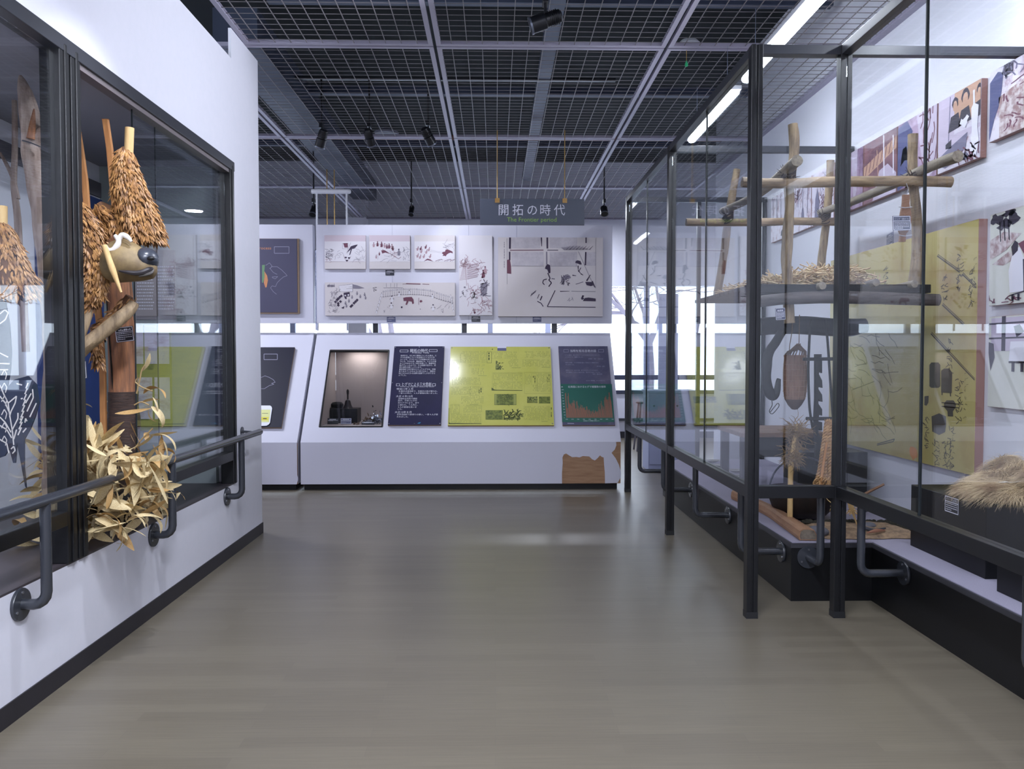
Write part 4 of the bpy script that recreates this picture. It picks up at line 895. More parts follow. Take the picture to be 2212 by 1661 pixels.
# 1 farthest wide snowy forest
t, A = rpic(7.18, 8.22, ZP0, ZP1, SNOW, 'wide snowy forest photograph farthest along the upper row')
for i in range(9): A.line([(.05 + i * .11, 1), (.06 + i * .108, .5 - .1 * (i % 3))], .012, 5)
A.poly([(.78, .2), (.8, .42), (.83, .45), (.86, .2), (.84, .1), (.83, .25)], 5); A.scrib(.6, .6, .75, .98, 16, .2, .012, 4, 3, 1.5); A.blob(.32, .12, .05, .08, 0, 2); A.build('print', t)
t, A = rpic(6.69, 7.165, ZP0, ZP1, SNOW, 'snowy photograph with a grey figure and red undergrowth, second along the upper row')
A.poly([(.15, .1), (.18, .5), (.28, .7), (.38, .4), (.34, .1)], 5); A.scrib(.4, .1, .95, .5, 30, .15, .02, 4, 5); A.scrib(.4, .5, .95, .95, 14, .2, .015, 5, 6); A.build('print', t)
t, A = rpic(6.165, 6.675, ZP0, ZP1, PURP, 'purple photograph with hanging white loops, third along the upper row')
A.line([(.2, 1), (.25, .72), (.36, .6), (.48, .72), (.5, 1)], .05, 3); A.poly([(.6, 1), (.82, 1), (.8, .3), (.7, .1)], 6); A.scrib(.05, .05, .55, .45, 14, .3, .03, 4, 6); A.build('print', t)
t, A = rpic(5.645, 6.15, ZP0, ZP1, BRNP, 'brown photograph with pale bound poles, fourth along the upper row')
A.poly([(0, .62), (1, .86), (1, .68), (0, .42)], 2); A.poly([(.3, 0), (.5, .45), (.75, .5), (1, .3), (1, 0)], 6); A.lay = .0018
for i in range(8): A.line([(.06 + i * .12, .46 + i * .03), (.12 + i * .12, .66 + i * .026)], .018, 4)
A.line([(.62, .98), (.66, .05)], .035, 3); A.line([(.42, .8), (.5, .1)], .02, 2); A.line([(.9, .9), (.92, .3)], .03, 3); A.build('print', t)
t, A = rpic(5.13, 5.63, ZP0, ZP1, PURP, 'photograph of a person in blue bending beside a white vessel, fifth along the upper row')
A.poly([(0, .95), (.25, 1), (.4, .8), (.3, .5), (.42, .3), (.3, .05), (0, 0)], 1); A.poly([(.08, .35), (.14, .6), (.24, .62), (.3, .4), (.2, .42)], 3); A.poly([(.5, 1), (1, 1), (1, .1), (.75, 0), (.62, .4)], 6); A.lay = .0018; A.scrib(.6, .1, .95, .9, 16, .3, .02, 4, 3, 1.5); A.build('print', t)
t, A = rpic(4.665, 5.115, ZP0, ZP1, SNOW, 'photograph of men watching a dark steaming pot over a fire, sixth along the upper row')
A.poly([(.4, 1), (1, 1), (1, .55), (.4, .6)], 2); A.poly([(0, 1), (.4, 1), (.4, .45), (1, .45), (1, .4), (.8, .36), (.1, .2), (0, .3)], 6); A.lay = .0018
A.poly([(.02, .22), (.05, .1), (.2, .04), (.5, .09), (.68, .22), (.72, .4), (.3, .3), (.06, .22)], 5); A.poly([(.2, .3), (.2, .36), (.34, .4), (.34, .28)], 0); A.line([(.27, .38), (.3, .98)], .02, 5)
for u, v, k in ((.42, .82, .06), (.66, .84, .075), (.97, .84, .05)):
    A.lay = .002; A.blob(u, v + .04, k * 1.25, k * 1.35, 0, 2, .12); A.poly([(u - .16, v - .32), (u - .1, v - .12), (u + .08, v - .1), (u + .14, v - .3)], 0); A.lay = .0026; A.blob(u, v, k * .85, k * 1.2, 2, 4, .08)
A.lay = .0032; A.poly([(.83, .9), (.87, .9), (.88, .72), (.96, .68), (.94, .4), (.98, .2), (.9, .0), (.84, .1), (.78, .14), (.82, .4), (.8, .68), (.84, .72)], 3); A.blob(.66, .55, .08, .08, 3, 4, .6); A.scrib(.5, .02, .98, .2, 26, .12, .02, 4, 6)
A.blob(.66, .1, .1, .05, 5, 5); A.build('print', t)
# near column
t, A = rpic(3.35, 4.585, 2.59, 2.975, SNOW, 'photograph of a person in blue with striped cap by a snow shelter')
A.poly([(0, .85), (.06, .95), (.10, .9), (.09, .65), (.07, .45), (.04, .3), (0, 0)], 1); A.poly([(.09, .92), (.12, 1.0), (.17, .97), (.17, .85), (.12, .82)], 0); A.line([(.09, .93), (.12, .83), (.16, .81)], .02, 3); A.poly([(.07, .58), (.2, .65), (.55, .8), (.95, 1), (1, .7), (1, 0), (.08, 0)], 7); A.lay = .0018; A.scrib(.1, .05, .95, .7, 60, .1, .012, 4, 4); A.scrib(.1, .75, .6, .98, 20, .2, .01, 5, 4, 1.6); A.build('print', t)
t, A = rpic(3.3, 4.555, 1.68, 2.186, INKP, 'ink picture of robed figures before trees, middle of the near column')
for u, v, r_ in ((.04, .93, .05), (.10, .86, .045), (.16, .92, .05), (.13, .98, .04)): A.blob(u, v, r_, r_ * 1.2, 0, 3, .5)
for u in (.07, .10, .13): A.line([(u, .9), (u + .01, .68)], .008, 0)
A.poly([(0, .72), (.1, .78), (.22, .72), (.12, .58), (0, .5)], 7); A.poly([(.02, .45), (.14, .56), (.2, .48), (.1, .42)], 7); A.poly([(.2, .62), (.34, .7), (.4, .6), (.36, .4), (.24, .5)], 4); A.lay = .0018
A.poly([(.17, .58), (.21, .58), (.25, .42), (.24, .12), (.15, .12), (.14, .35)], 3); A.lay = .0022; A.poly([(.165, .5), (.155, .6), (.18, .66), (.2, .63), (.2, .55)], 0); A.line([(.24, .45), (.25, .12), (.15, .09)], .012, 0); A.line([(.17, .1), (.17, .03)], .015, 0); A.line([(.21, .1), (.21, .03)], .015, 0)
A.blob(.4, .58, .06, .14, 0, 7, .4); A.poly([(.4, .5), (.5, .7), (.62, .6), (.6, .2), (.42, .2)], 3); A.line([(.4, .7), (.5, .72), (.6, .6), (.62, .2)], .012, 0); A.scrib(0, .02, .2, .1, 10, .05, .01, 4, 4); A.build('print', t)
t, A = rpic(3.3, 4.55, 1.12, 1.62, INKP, 'ink picture of people indoors by a wooden post frame, bottom of the near column')
A.rect(.02, .62, .98, .98, 6); A.lay = .0016
for u in (.11, .44, .75): A.line([(u, 1), (u, .62)], .028, 0)
for v in (.92, .76): A.line([(.0, v), (.98, v)], .018, 0)
A.poly([(0, .6), (0, .72), (.04, .7), (.05, .55), (.02, .4)], 0); A.lay = .0022; A.poly([(.16, .72), (.26, .72), (.28, .5), (.15, .5)], 3); A.poly([(.18, .88), (.22, .9), (.25, .82), (.2, .76)], 0); A.line([(.15, .5), (.28, .5)], .02, 0); A.line([(.18, .5), (.18, .4)], .02, 0); A.line([(.24, .5), (.24, .4)], .02, 0)
A.poly([(.38, .6), (.43, .64), (.47, .55), (.44, .48), (.4, .5)], 0); A.line([(.44, .48), (.48, .42), (.4, .36), (.46, .3)], .02, 0); A.line([(.35, .5), (.36, .44)], .02, 0); A.line([(.46, .22), (.6, .4), (1, .42)], .025, 0); A.line([(.46, .22), (.98, .2)], .02, 0); A.build('print', t)
# big yellow picture
YMAP = mat('aged_yellow_map', (184, 170, 104), .35, n=((160, 126, 66), 1.5, (1, 1.2, 1.2), 0, .48, .74))
t, A = rpic(4.64, 6.70, .716, 2.18, YMAP, 'large aged yellow picture of a hut plan and tools behind the glass case', th=.05, name='yellow_picture')
BI = mat('brown_black_ink', (72, 66, 54), .6); PM2 = [BI, mat('olive_ink', (120, 110, 62), .6), mat('orange_stain', (204, 130, 50), .5)]
A.mats = PM2
def V(px, py): p = at(px, py, x=PXW - .052); return ((6.70 - p.y) / 2.06, (p.z - .716) / 1.464)
def zv(*pts): return [V(1800 + a / 3.692, 550 + c / 3.692) for a, c in pts]
for a, c in (((830, 10), (1010, 140)), ((1030, 155), (1150, 265)), ((870, 400), (1040, 560)), ((780, 630), (900, 760)), ((900, 760), (1130, 1000))): A.line(zv(a, c), .006, 0); A.line(zv((a[0] + 6, a[1] - 12), (c[0] + 6, c[1] - 12)), .003, 0)
def rr(u0, v0, u1, v1, m=0): A.poly(zv((u0, v0 + 20), (u0 + 15, v0), (u1 - 15, v0), (u1, v0 + 20), (u1, v1 - 12), (u1 - 15, v1), (u0 + 15, v1), (u0, v1 - 12)), m)
rr(768, 860, 855, 1062); A.poly(zv((862, 925), (885, 908), (925, 908), (950, 940), (946, 1105), (862, 1100)), 0); A.line(zv((870, 1100), (868, 1120)), .006, 0); A.line(zv((935, 1105), (937, 1130)), .006, 0)
A.poly(zv((885, 1185), (905, 1162), (960, 1162), (980, 1190), (978, 1220), (955, 1250), (958, 1290), (915, 1290), (912, 1250), (885, 1215)), 0); A.line(zv((865, 1180), (1005, 1192)), .004, 0); A.line(zv((865, 1210), (1005, 1222)), .004, 0)
A.poly(zv((785, 1290), (845, 1265), (900, 1290), (902, 1360), (893, 1415), (845, 1438), (790, 1410)), 0); A.poly(zv((728, 1130), (762, 1125), (760, 1180), (745, 1205), (728, 1200)), 0)
for i, (u, v, n_) in enumerate(((1010, 20, 5), (1110, 120, 5), (930, 700, 6), (1010, 1000, 6), (940, 1400, 6), (820, 1480, 6), (900, 1500, 5), (740, 1300, 5), (890, 170, 4), (420, 100, 6))):
    p, q = V(1800 + u / 3.692, 550 + v / 3.692)
    for k in range(n_): A.scrib(p - .006, q - k * .03 - .015, p + .006, q - k * .03 + .005, 4, .02, .0028, 0, i * 9 + k)
for i, (u, v, n_) in enumerate(((1060, 950, 8), (1130, 40, 5), (960, 1440, 6), (850, 1540, 6))):
    p, q = V(1800 + u / 3.692, 550 + v / 3.692)
    for k in range(n_): A.scrib(p - .003, q - k * .025, p + .003, q - k * .025 + .008, 2, .01, .002, 1, i + k)
A.scrib(.1, .1, .5, .6, 60, .1, .003, 1, 4, -.6); A.line(zv((150, 1080), (330, 1010)), .004, 1); A.line(zv((350, 1510), (490, 1470), (480, 1490), (350, 1520)), .004, 0)
p, q = V(1800 + 640 / 3.692, 550 + 1580 / 3.692); A.blob(p, q, .03, .03, 2)
A.build('print', t)
# captions on the right wall
c = at(1917, 516, x=2.77); caption((2.786, c.y, c.z), (0, -1, .12), (0, 0, 1), (-1, 0, 0), .10, .085, 'small black caption card on the wall, lower of the two beside the rack', m=BCARD2, rows=4, seed=8)

# ================================================================== LOG RACK AND HANGING TOOLS (in the case)
def log(pts, r, m, parent=None, name='log', label=None, cat=None, jit=.12, n=14, k=5, seed=0, group=None):
    rr_ = splr(r, k) if isinstance(r, (list, tuple)) else r
    o = MB().tube(spl(pts, k), rr_, n, jit=jit, seed=seed).build(name, m, parent, smooth=True)
    if label: tag(o, label, cat, group)
    return o
YF, YK = 4.86, 6.30
rk = thing('drying_rack', (2.1, 5.6, 1.6), 'open rack of lashed weathered logs hung inside the glass case', 'rack')
zB = at(1800, 393, Y=YF).z
log([at(1603, 394, Y=YF), at(1700, 396, Y=YF), at(1800, 393, Y=YF), at(1930, 391, Y=YF), at(2054, 393, Y=YF)], [.030, .030, .031, .030, .033], LOGX, rk, 'cross_log', jit=.15)
log([at(1482, 480, Y=YK), at(1600, 481, Y=YK), at(1720, 478, Y=YK), at(1832, 480, Y=YK)], .030, LOGX, rk, 'cross_log', seed=2)
A_ = YF + .075
log([at(1713, 268, Y=A_), at(1716, 310, Y=A_), at(1713, 350, Y=A_), at(1704, 395, Y=A_), at(1706, 440, Y=A_), at(1702, 500, Y=A_), at(1698, 560, Y=A_), at(1702, 620, Y=A_), at(1705, 698, Y=A_)], [.027, .028, .029, .031, .029, .031, .033, .030, .032], LOG, rk, 'upright_log', n=16, jit=.2)
log([at(1972, 290, Y=A_), at(1971, 360, Y=A_), at(1976, 430, Y=A_), at(1982, 520, Y=A_), at(1978, 590, Y=A_), at(1968, 650, Y=A_)], [.028, .028, .029, .031, .036, .030], LOG, rk, 'upright_log', seed=4, jit=.2)
log([at(1794, 347, Y=YK + .06), at(1791, 400, Y=YK + .06), at(1786, 470, Y=YK + .06), at(1777, 540, Y=YK + .06), at(1772, 600, Y=YK + .06)], .030, LOG, rk, 'upright_log', seed=6, jit=.2)
log([at(1592, 366, Y=YK + .06), at(1584, 410, Y=YK + .06), at(1574, 470, Y=YK + .06), at(1562, 560, Y=YK + .06), at(1549, 640, Y=YK + .06)], [.026, .027, .030, .030, .031], LOG, rk, 'upright_log', seed=8, jit=.2)
log([at(2070, 337, Y=4.44), at(2005, 362, Y=4.75), at(1930, 398, Y=5.2), at(1842, 435, Y=5.8), at(1772, 459, Y=6.4)], [.032, .03, .029, .028, .027], LOGY, rk, 'side_log')
log([at(1722, 347, Y=4.70), at(1690, 375, Y=4.95), at(1640, 418, Y=5.45), at(1598, 440, Y=5.9), at(1560, 456, Y=6.4)], [.033, .029, .028, .027, .025], LOGY, rk, 'side_log', seed=3)
CORD = mat('dark_bast_cord', (60, 46, 40), .9)
for (px, py, Y) in ((1703, 380, YF + .03), (1572, 472, YK), (1781, 468, YK), (1972, 385, YF + .03)):
    c = at(px, py, Y=Y); r = random.Random(px); b = MB()
    for k in range(9):
        th = r.uniform(-.5, .5); pts = []
        for s_ in range(13):
            g = 2 * PI * s_ / 12; pts.append(c + Vector((math.cos(g) * .040, math.sin(g) * .045, math.cos(g + th * 3) * .03 + (k - 4) * .006 + th * .01)))
        b.tube(pts, .004, 5, cap=False)
    for k in range(10):
        d = Vector((r.uniform(-1.3, .4), r.uniform(-.5, .2), r.uniform(-.4, 1))).normalized(); b.tube([c, c + d * .04, c + d * .075 + Vector((0, 0, r.uniform(-.02, .02)))], [.004, .003, .001], 5)
    stuff(b.build('lashing', CORD, rk))
# sooty shelf with straw
SBX0, SBX1 = at(1640, 0, Y=4.88).x - .05, at(2022, 0, Y=4.88).x
zs = at(1800, 614, Y=4.88).z
sh = thing('smoke_shelf', (2.1, 5.5, zs - .2), 'sooty black hanging shelf under the log rack, heaped with pale straw', 'shelf')
b = MB(); b.box(SBX0, SBX1, 4.88, 4.95, zs - .05, zs)
for i in range(9):
    x = SBX0 + .06 + i * (SBX1 - SBX0 - .12) / 8; 
for i in range(12):
    y = 5.0 + i * .1; b.box(SBX0, SBX1, y, y + .085, zs - .03, zs - .004)
b.build('slat_deck', SOOT, sh, bevel=.003)
log([at(1632, 652, Y=4.86), at(1700, 645, Y=4.86), at(1800, 642, Y=4.86), at(1930, 645, Y=4.86), at(2027, 648, Y=4.86)], [.034, .036, .037, .037, .036], mat('dark_smoked_log', (84, 76, 74), .7, n=((48, 42, 42), 7, (1, 6, 6), .6, .35, .7)), sh, 'front_log')
log([at(1640, 706, Y=5.7), at(1720, 702, Y=5.7), at(1818, 708, Y=5.7), at(1870, 704, Y=5.7)], [.06, .062, .066, .05], SOOT, sh, 'rear_log', seed=4)
log([at(1640, 640, Y=6.1), at(1800, 640, Y=6.1), at(1920, 640, Y=6.1)], .05, SOOT, sh, 'rear_log', seed=5)
for (px, py) in ((1777, 617), (1893, 610), (1976, 613)):
    c = at(px, py, Y=4.83); log([c, c + Vector((-.0, .5, -.01)), c + Vector((0, 1.1, 0))], .022, LOGY, sh, 'side_pole', seed=px)
b = MB(); r = random.Random(11); zsw = zs
def strawbit(mb, c, L, rw, flat=.2):
    g = r.uniform(0, 2 * PI); p = Vector(c); pts = [p]; el = r.gauss(0, flat)
    for k in range(4):
        g += r.gauss(0, .5); el += r.gauss(0, .22); p = p + Vector((math.cos(g) * math.cos(el), math.sin(g) * math.cos(el), math.sin(el))) * L / 4; p.z = max(p.z, zsw + rw); pts.append(p)
    mb.tube(pts, rw, 4, cap=False)
for k in range(2300):
    px = r.uniform(1650, 1900); Y = r.uniform(4.93, 5.9)
    hgt = .025 + (.085 if px > 1720 else 0) * min(1, (px - 1700) / 60 if px > 1700 else 0) * min(1, (1900 - px) / 50)
    c = at(px, 600, Y=4.95); strawbit(b, (c.x, Y, zs + .006 + r.random() * hgt), r.uniform(.05, .12), r.uniform(.003, .0055), .10)
st = tag(b.build('straw_heap', STRAW), 'heap of pale twisted straw lying on the sooty shelf', 'straw', kind='stuff')
# caption on the upright log
c = at(1686, 678, Y=4.84); caption(c, (1, 0, .06), (-.06, 0, 1), (0, -1, 0), .058, .070, 'black caption card with a white border tied to the log above the woven bag', m=mat('caption_navy', (50, 56, 92), .5), seed=6, rows=5)
c = at(1948, 482, Y=4.78); caption(c, (1, 0, .02), (-.06, 0, 1), (0, -1, 0), .105, .085, 'grey caption card hung over the wooden paddle on the rack', m=mat('caption_grey', (86, 90, 112), .5), title='ニンケ（胆のう）', rows=5, seed=7)
pd = thing('wooden_paddle', at(1952, 522, Y=4.86), 'brown waisted wooden slat hanging from the rack behind its caption', 'slat')
PADW = mat('paddle_brown', (140, 100, 72), .6)
pts = [(1951, 420), (1966, 420), (1965, 440), (1969, 460), (1970, 475), (1966, 495), (1958, 505), (1957, 522), (1943, 522), (1945, 505), (1941, 495), (1943, 478), (1946, 460), (1950, 440)]
MB().prism([at(*p, Y=4.83) for p in pts], (0, .018, 0)).build('slat', PADW, pd, bevel=.003)
b = MB()
for y in (447, 508): b.tube([at(1942, y, Y=4.822), at(1955, y + 2, Y=4.82), at(1970, y, Y=4.822), at(1970, y, Y=4.855), at(1942, y, Y=4.855), at(1942, y, Y=4.822)], .0025, 6)
b.tube([at(1958, 421, Y=4.84), at(1962, 408, Y=4.83), at(1958, 396, Y=4.82)], .0018, 5)
b.build('cord', mat('pale_cord', (190, 190, 200), .8), pd)

# black pot hook with side hangers
YH = 5.35
hk = thing('pot_hook', at(1772, 935, Y=YH), 'black saw-toothed wooden pot hook between two hanging rods in the case', 'hook')
def HP(pts): return [at(1640 + a / 7.22, 850 + c / 7.22, Y=YH) for a, c in pts]
tooth = []
body = [(1762, 765), (1775, 765), (1775, 772), (1776, 780), (1776, 806), (1770, 802), (1769, 808), (1776, 822), (1777, 838), (1770, 836), (1769, 832), (1768, 840), (1776, 853), (1777, 868), (1771, 867), (1768, 862), (1768, 872), (1776, 884), (1776, 898), (1770, 896), (1768, 904), (1768, 910), (1776, 912), (1776, 930), (1771, 930), (1768, 925), (1768, 935), (1775, 950), (1777, 970), (1776, 1000), (1772, 1010), (1762, 1005), (1763, 960), (1760, 930), (1760, 905), (1762, 860)]
MB().prism([at(*p, Y=YH) for p in body], (0, .03, 0)).build('toothed_board', SOOT, hk)
for pts in (((1751, 690), (1748, 740), (1746, 800), (1748, 870), (1752, 905), (1756, 928)), ((1783, 690), (1788, 740), (1792, 800), (1797, 870), (1800, 905), (1803, 928))):
    MB().tube(spl([at(*p, Y=YH + .02) for p in pts], 4), .0085, 8).build('hanging_rod', SOOT, hk, smooth=True)
for (pa, pb) in (((1733, 776), (1806, 775)), ((1740, 904), (1808, 904))):
    a, c = at(*pa, Y=YH + .0), at(*pb, Y=YH + .0); MB().obox((a + c) / 2 + Vector((0, -.012, 0)), (c - a) / 2, (0, .012, 0), (0, 0, .011)).build('crossbar', SOOT, hk, bevel=.003)
# hooked branch
YQ = 5.5
hb_ = thing('hooked_branch', at(1665, 862, Y=YQ), 'sooty hooked branch hanging beside the woven bag, with a cord loop', 'hook')
MB().tube(spl([at(*p, Y=YQ) for p in ((1690, 715), (1675, 740), (1662, 760), (1656, 790), (1655, 820), (1660, 845), (1670, 855), (1678, 845), (1681, 825), (1683, 818))], 5), splr([.028, .030, .031, .034, .033, .036, .034, .024, .018, .014], 5), 12, jit=.15).build('branch', SOOT, hb_, smooth=True)
MB().tube(spl([at(*p, Y=YQ) for p in ((1667, 864), (1668, 875), (1662, 888), (1668, 894), (1678, 884), (1683, 876), (1680, 871), (1672, 880), (1664, 890))], 5), .0028, 6).build('cord_loop', SOOT, hb_)
# woven bag
YG = 5.6
wb = thing('woven_bag', at(1718, 885, Y=YG), 'tan woven bark bag with a netted neck hanging under the shelf', 'bag')
BAGM = mat('bark_cloth', (158, 120, 98), .8, n=((128, 94, 76), 12, (6, 6, 1), .3, .35, .7))
r_b = [(1715.5, 885, .8), (1716, 884, 6), (1717, 875, 14), (1717, 862, 21), (1716, 845, 24), (1716, 820, 25), (1716, 800, 25), (1717, 785, 24), (1717, 772, 23), (1718, 766, 24)]
prof = [(p[2] * YG / F, (885 - p[1]) * YG / F) for p in r_b]
cbase = at(1716.5, 885, Y=YG)
MB().lathe(cbase, prof, 24).build('bag_body', BAGM, wb, smooth=True)
MB().lathe(cbase, [(a * 1.012, h) for a, h in prof[1:4]], 24).build('patched_foot', mat('dark_bark', (96, 74, 64), .8), wb, smooth=True)
b = MB()
for v in (856, 845, 833, 821, 809, 797, 786):
    h = (885 - v) * YG / F; rr0 = 25.3 * YG / F if v < 850 else 23.5 * YG / F; b.tube([cbase + Vector((math.cos(g) * rr0, math.sin(g) * rr0, h)) for g in [2 * PI * k / 20 for k in range(21)]], .0012, 4, cap=False)
for k in range(12):
    g = 2 * PI * k / 12; b.tube([cbase + Vector((math.cos(g) * a * 1.015, math.sin(g) * a * 1.015, h)) for a, h in prof[3:]], .0012, 4, cap=False)
b.build('netting', mat('net_cord', (184, 154, 128), .8), wb)
b = MB(); r = random.Random(4)
for k in range(44):
    g = r.uniform(0, 2 * PI); h0 = (885 - 768) * YG / F; p0 = cbase + Vector((math.cos(g) * .07, math.sin(g) * .07, h0 + r.uniform(-.01, .01)))
    b.tube([p0, cbase + Vector((math.cos(g) * .062 + .01, math.sin(g) * .06, h0 + .03)), cbase + Vector((.02 + r.uniform(-.02, .02), r.uniform(-.02, .02), h0 + r.uniform(.05, .085)))], .0035, 5)
stuff(b.build('neck_netting', mat('brown_rope', (128, 98, 74), .9), wb))
for pts in (((1704, 772), (1706, 745), (1711, 715), (1713, 680)), ((1726, 742), (1726.5, 715), (1727, 680))): MB().tube([at(*p, Y=YG) for p in pts], .0028, 6).build('hanging_cord', MATS['brown_rope'], wb)

# low black bench with plank, straw brush, sheaf, pot
bx0, bx1 = at(1640, 0, Y=6.3).x, at(1760, 0, Y=6.3).x + .15
bn = thing('black_bench', (2.3, 6.6, ZP), 'black open bench with a brown plank top standing in the case', 'bench')
zb_ = at(1700, 935, Y=6.3).z
box('plank_top', wood('bench_plank', (136, 102, 76), (98, 72, 54), 5, (1, 5, 5), .3), bn, bx0 - .1, bx1, 6.3, 7.0, zb_ - .035, zb_, bevel=.004)
box('apron', BLKP, bn, bx0 - .1, bx1, 6.33, 6.36, zb_ - .19, zb_ - .036)
for (x, y) in ((bx0 - .08, 6.36), (bx1 - .06, 6.36), (bx0 - .08, 6.92), (bx1 - .06, 6.92)): box('leg', BLKP, bn, x, x + .06, y, y + .06, ZP, zb_ - .036)
tag(box('black_side_crate', BLKP, None, at(1730, 0, Y=6.0).x, 2.72, 5.95, 6.25, ZP, .70), 'plain black crate standing behind the rope sheaf', 'crate')
def fluff(mb, c, k, L, rad, up=0, rw=.003, seed=0, gx=1, gz=1):
    r = random.Random(seed)
    for _ in range(k):
        d = Vector((r.gauss(0, 1) * gx, r.gauss(0, 1), r.gauss(up, 1) * gz)).normalized(); p = Vector(c) + Vector([r.gauss(0, rad) for _ in range(3)]); pts = [p]
        for s_ in range(4):
            d = (d + Vector([r.gauss(0, .35) for _ in range(3)])).normalized(); p = p + d * L / 4; pts.append(p)
        mb.tube(pts, [rw, rw, rw * .8, rw * .6, rw * .3], 4, cap=False)
YS_ = 5.05
sb = thing('shaved_stick', at(1710, 1045, Y=YS_), 'upright peeled stick with curled shavings in two tufts, beside the rope sheaf', 'ritual stick')
pb = at(1707, 1050, Y=YS_); pb.z = ZP
MB().tube([pb, at(1708, 1010, Y=YS_), at(1716, 950, Y=YS_), at(1724, 915, Y=YS_)], [.017, .016, .013, .010], 12).build('stick', PALE, sb, smooth=True)
DRYG = mat('dry_grass_brown', (150, 122, 84), .8, n=((104, 82, 56), 20, (1, 1, 1), 0, .4, .7))
b = MB(); fluff(b, at(1722, 932, Y=YS_), 130, .09, .022, .2, .0025, 1, 1.5, .6); fluff(b, at(1712, 985, Y=YS_), 150, .075, .024, -.6, .0025, 2); fluff(b, at(1718, 955, Y=YS_), 60, .08, .015, -1.2, .0022, 3); stuff(b.build('shavings', DRYG, sb))
# rope sheaf
YP = 4.80
sf = thing('rope_sheaf', at(1790, 1052, Y=YP), 'tall sheaf of twisted tan straw ropes leaning by the case corner post', 'sheaf')
b = MB(); r = random.Random(9)
def twist(mb, p0, p1, rad, turns, rw=.0045):
    p0, p1 = Vector(p0), Vector(p1); L = (p1 - p0).length; d = (p1 - p0).normalized(); a = d.cross(Vector((0, 1, 0))).normalized(); c = d.cross(a)
    for s_ in range(2):
        n_ = max(10, int(turns * 8)); pts = [p0 + d * L * k / n_ + (a * math.cos(k / n_ * turns * 2 * PI + s_ * PI) + c * math.sin(k / n_ * turns * 2 * PI + s_ * PI)) * rad for k in range(n_ + 1)]
        mb.tube(pts, rw, 5, cap=False)
for k in range(26):
    t_ = k / 25; top = at(1784 + 27 * r.random(), 905 + 20 * r.random(), Y=YP + .05); bt = at(1762 + t_ * 50, 1048 + r.uniform(-6, 6), Y=YP + r.uniform(-.04, .04)); bt.z = max(bt.z, ZP + .02)
    twist(b, top, bt, .006, 10, .0055)
ROPE = mat('straw_rope', (178, 138, 88), .8, n=((128, 90, 54), 25, (1, 1, 1), 0, .4, .7))
stuff(b.build('ropes', ROPE, sf)); b = MB()
for k in range(16):
    c = at(1764 + k * 3.6, 1040 + r.uniform(-9, 6), Y=YP - .03 + r.uniform(-.03, .03)); b.tube([c + Vector((math.cos(g) * .018, math.sin(g * 2) * .01, math.sin(g) * .022)) for g in [2 * PI * q_ / 10 for q_ in range(11)]], .005, 5, cap=False)
stuff(b.build('looped_ends', ROPE, sf))
MB().tube([at(1786, 955, Y=YP - .03), at(1779, 1000, Y=YP - .04), at(1772, 1050, Y=YP - .04)], [.007, .008, .009], 8).build('stave', STAKE, sf, smooth=True)
# iron pot with hoop handle
pc = at(1722, 1100, Y=5.3); 
pot = thing('iron_pot', (pc.x + .05, 5.35, ZP), 'big black iron pot with a hoop handle on the platform behind the log', 'pot')
IRON = mat('rusted_iron', (34, 28, 26), .6, .4, n=((52, 40, 34), 9, (1, 1, 1), .4, .4, .7))
PC = (pc.x + .05, 5.35, ZP + .002)
MB().lathe(PC, [(.06, 0), (.14, .02), (.19, .07), (.215, .14), (.222, .19), (.228, .195), (.218, .196), (.21, .14), (.18, .075), (.12, .03), (0, .02)], 36).build('pot_body', IRON, pot, smooth=True)
MB().tube([Vector(PC) + Vector((math.cos(g) * .215, .0, .19 + math.sin(g) * .21)) for g in [PI * k / 20 for k in range(21)]], .006, 8).build('hoop_handle', mat('grey_iron', (66, 70, 80), .45, .5), pot, smooth=True)
for s_ in (-1, 1): MB().tube([Vector(PC) + Vector((s_ * .212, 0, .18)), Vector(PC) + Vector((s_ * .214, 0, .215))], .011, 8).build('lug', IRON, pot)
# curved timber along the platform edge
pts = [at(1577, 1067, z=ZP + .035), at(1600, 1078, z=ZP + .035), at(1655, 1100, z=ZP + .038), at(1700, 1128, z=ZP + .04), at(1740, 1147, z=ZP + .04), at(1778, 1150, z=ZP + .042)]
pts = [Vector((1.795, 6.05, ZP + .036)), Vector((1.80, 5.75, ZP + .036)), Vector((1.79, 5.45, ZP + .036)), Vector((1.78, 5.2, ZP + .036)), Vector((1.79, 5.0, ZP + .036)), Vector((1.835, 4.74, ZP + .036))]
PT = [at(1588, 1068, z=ZP + .036), at(1660, 1100, z=ZP + .036), at(1703, 1127, z=ZP + .036), at(1745, 1155, z=ZP + .036)]
tm = thing('curved_timber', (1.8, 5.3, ZP), 'long curved trimmed timber lying on the carpet edge of the platform', 'timber')
TIMB = wood('planed_timber', (166, 128, 98), (138, 100, 74), 6, (6, 1, 6), .3)
b = MB(); P_ = spl(PT, 6); vs = []
for i, p in enumerate(P_):
    d = (P_[min(i + 1, len(P_) - 1)] - P_[max(i - 1, 0)]).normalized(); a = d.cross(Vector((0, 0, 1))).normalized(); u_ = Vector((0, 0, 1)); w_ = .030 + .020 * i / len(P_)
    for (sx, sz) in ((-1, -.95), (-1.1, -.2), (-.75, .8), (-.2, 1), (.55, 1), (.95, .6), (1.1, -.3), (.95, -.95)): vs.append(p + a * sx * w_ + u_ * sz * .034)
n_ = 8; b.add(vs, [(i * n_ + j, i * n_ + (j + 1) % n_, (i + 1) * n_ + (j + 1) % n_, (i + 1) * n_ + j) for i in range(len(P_) - 1) for j in range(n_)] + [tuple(range(n_)), tuple((len(P_) - 1) * n_ + j for j in range(n_ - 1, -1, -1))])
b.build('trimmed_log', TIMB, tm)
d = (P_[-1] - P_[-2]).normalized(); a = d.cross(Vector((0, 0, 1))).normalized()
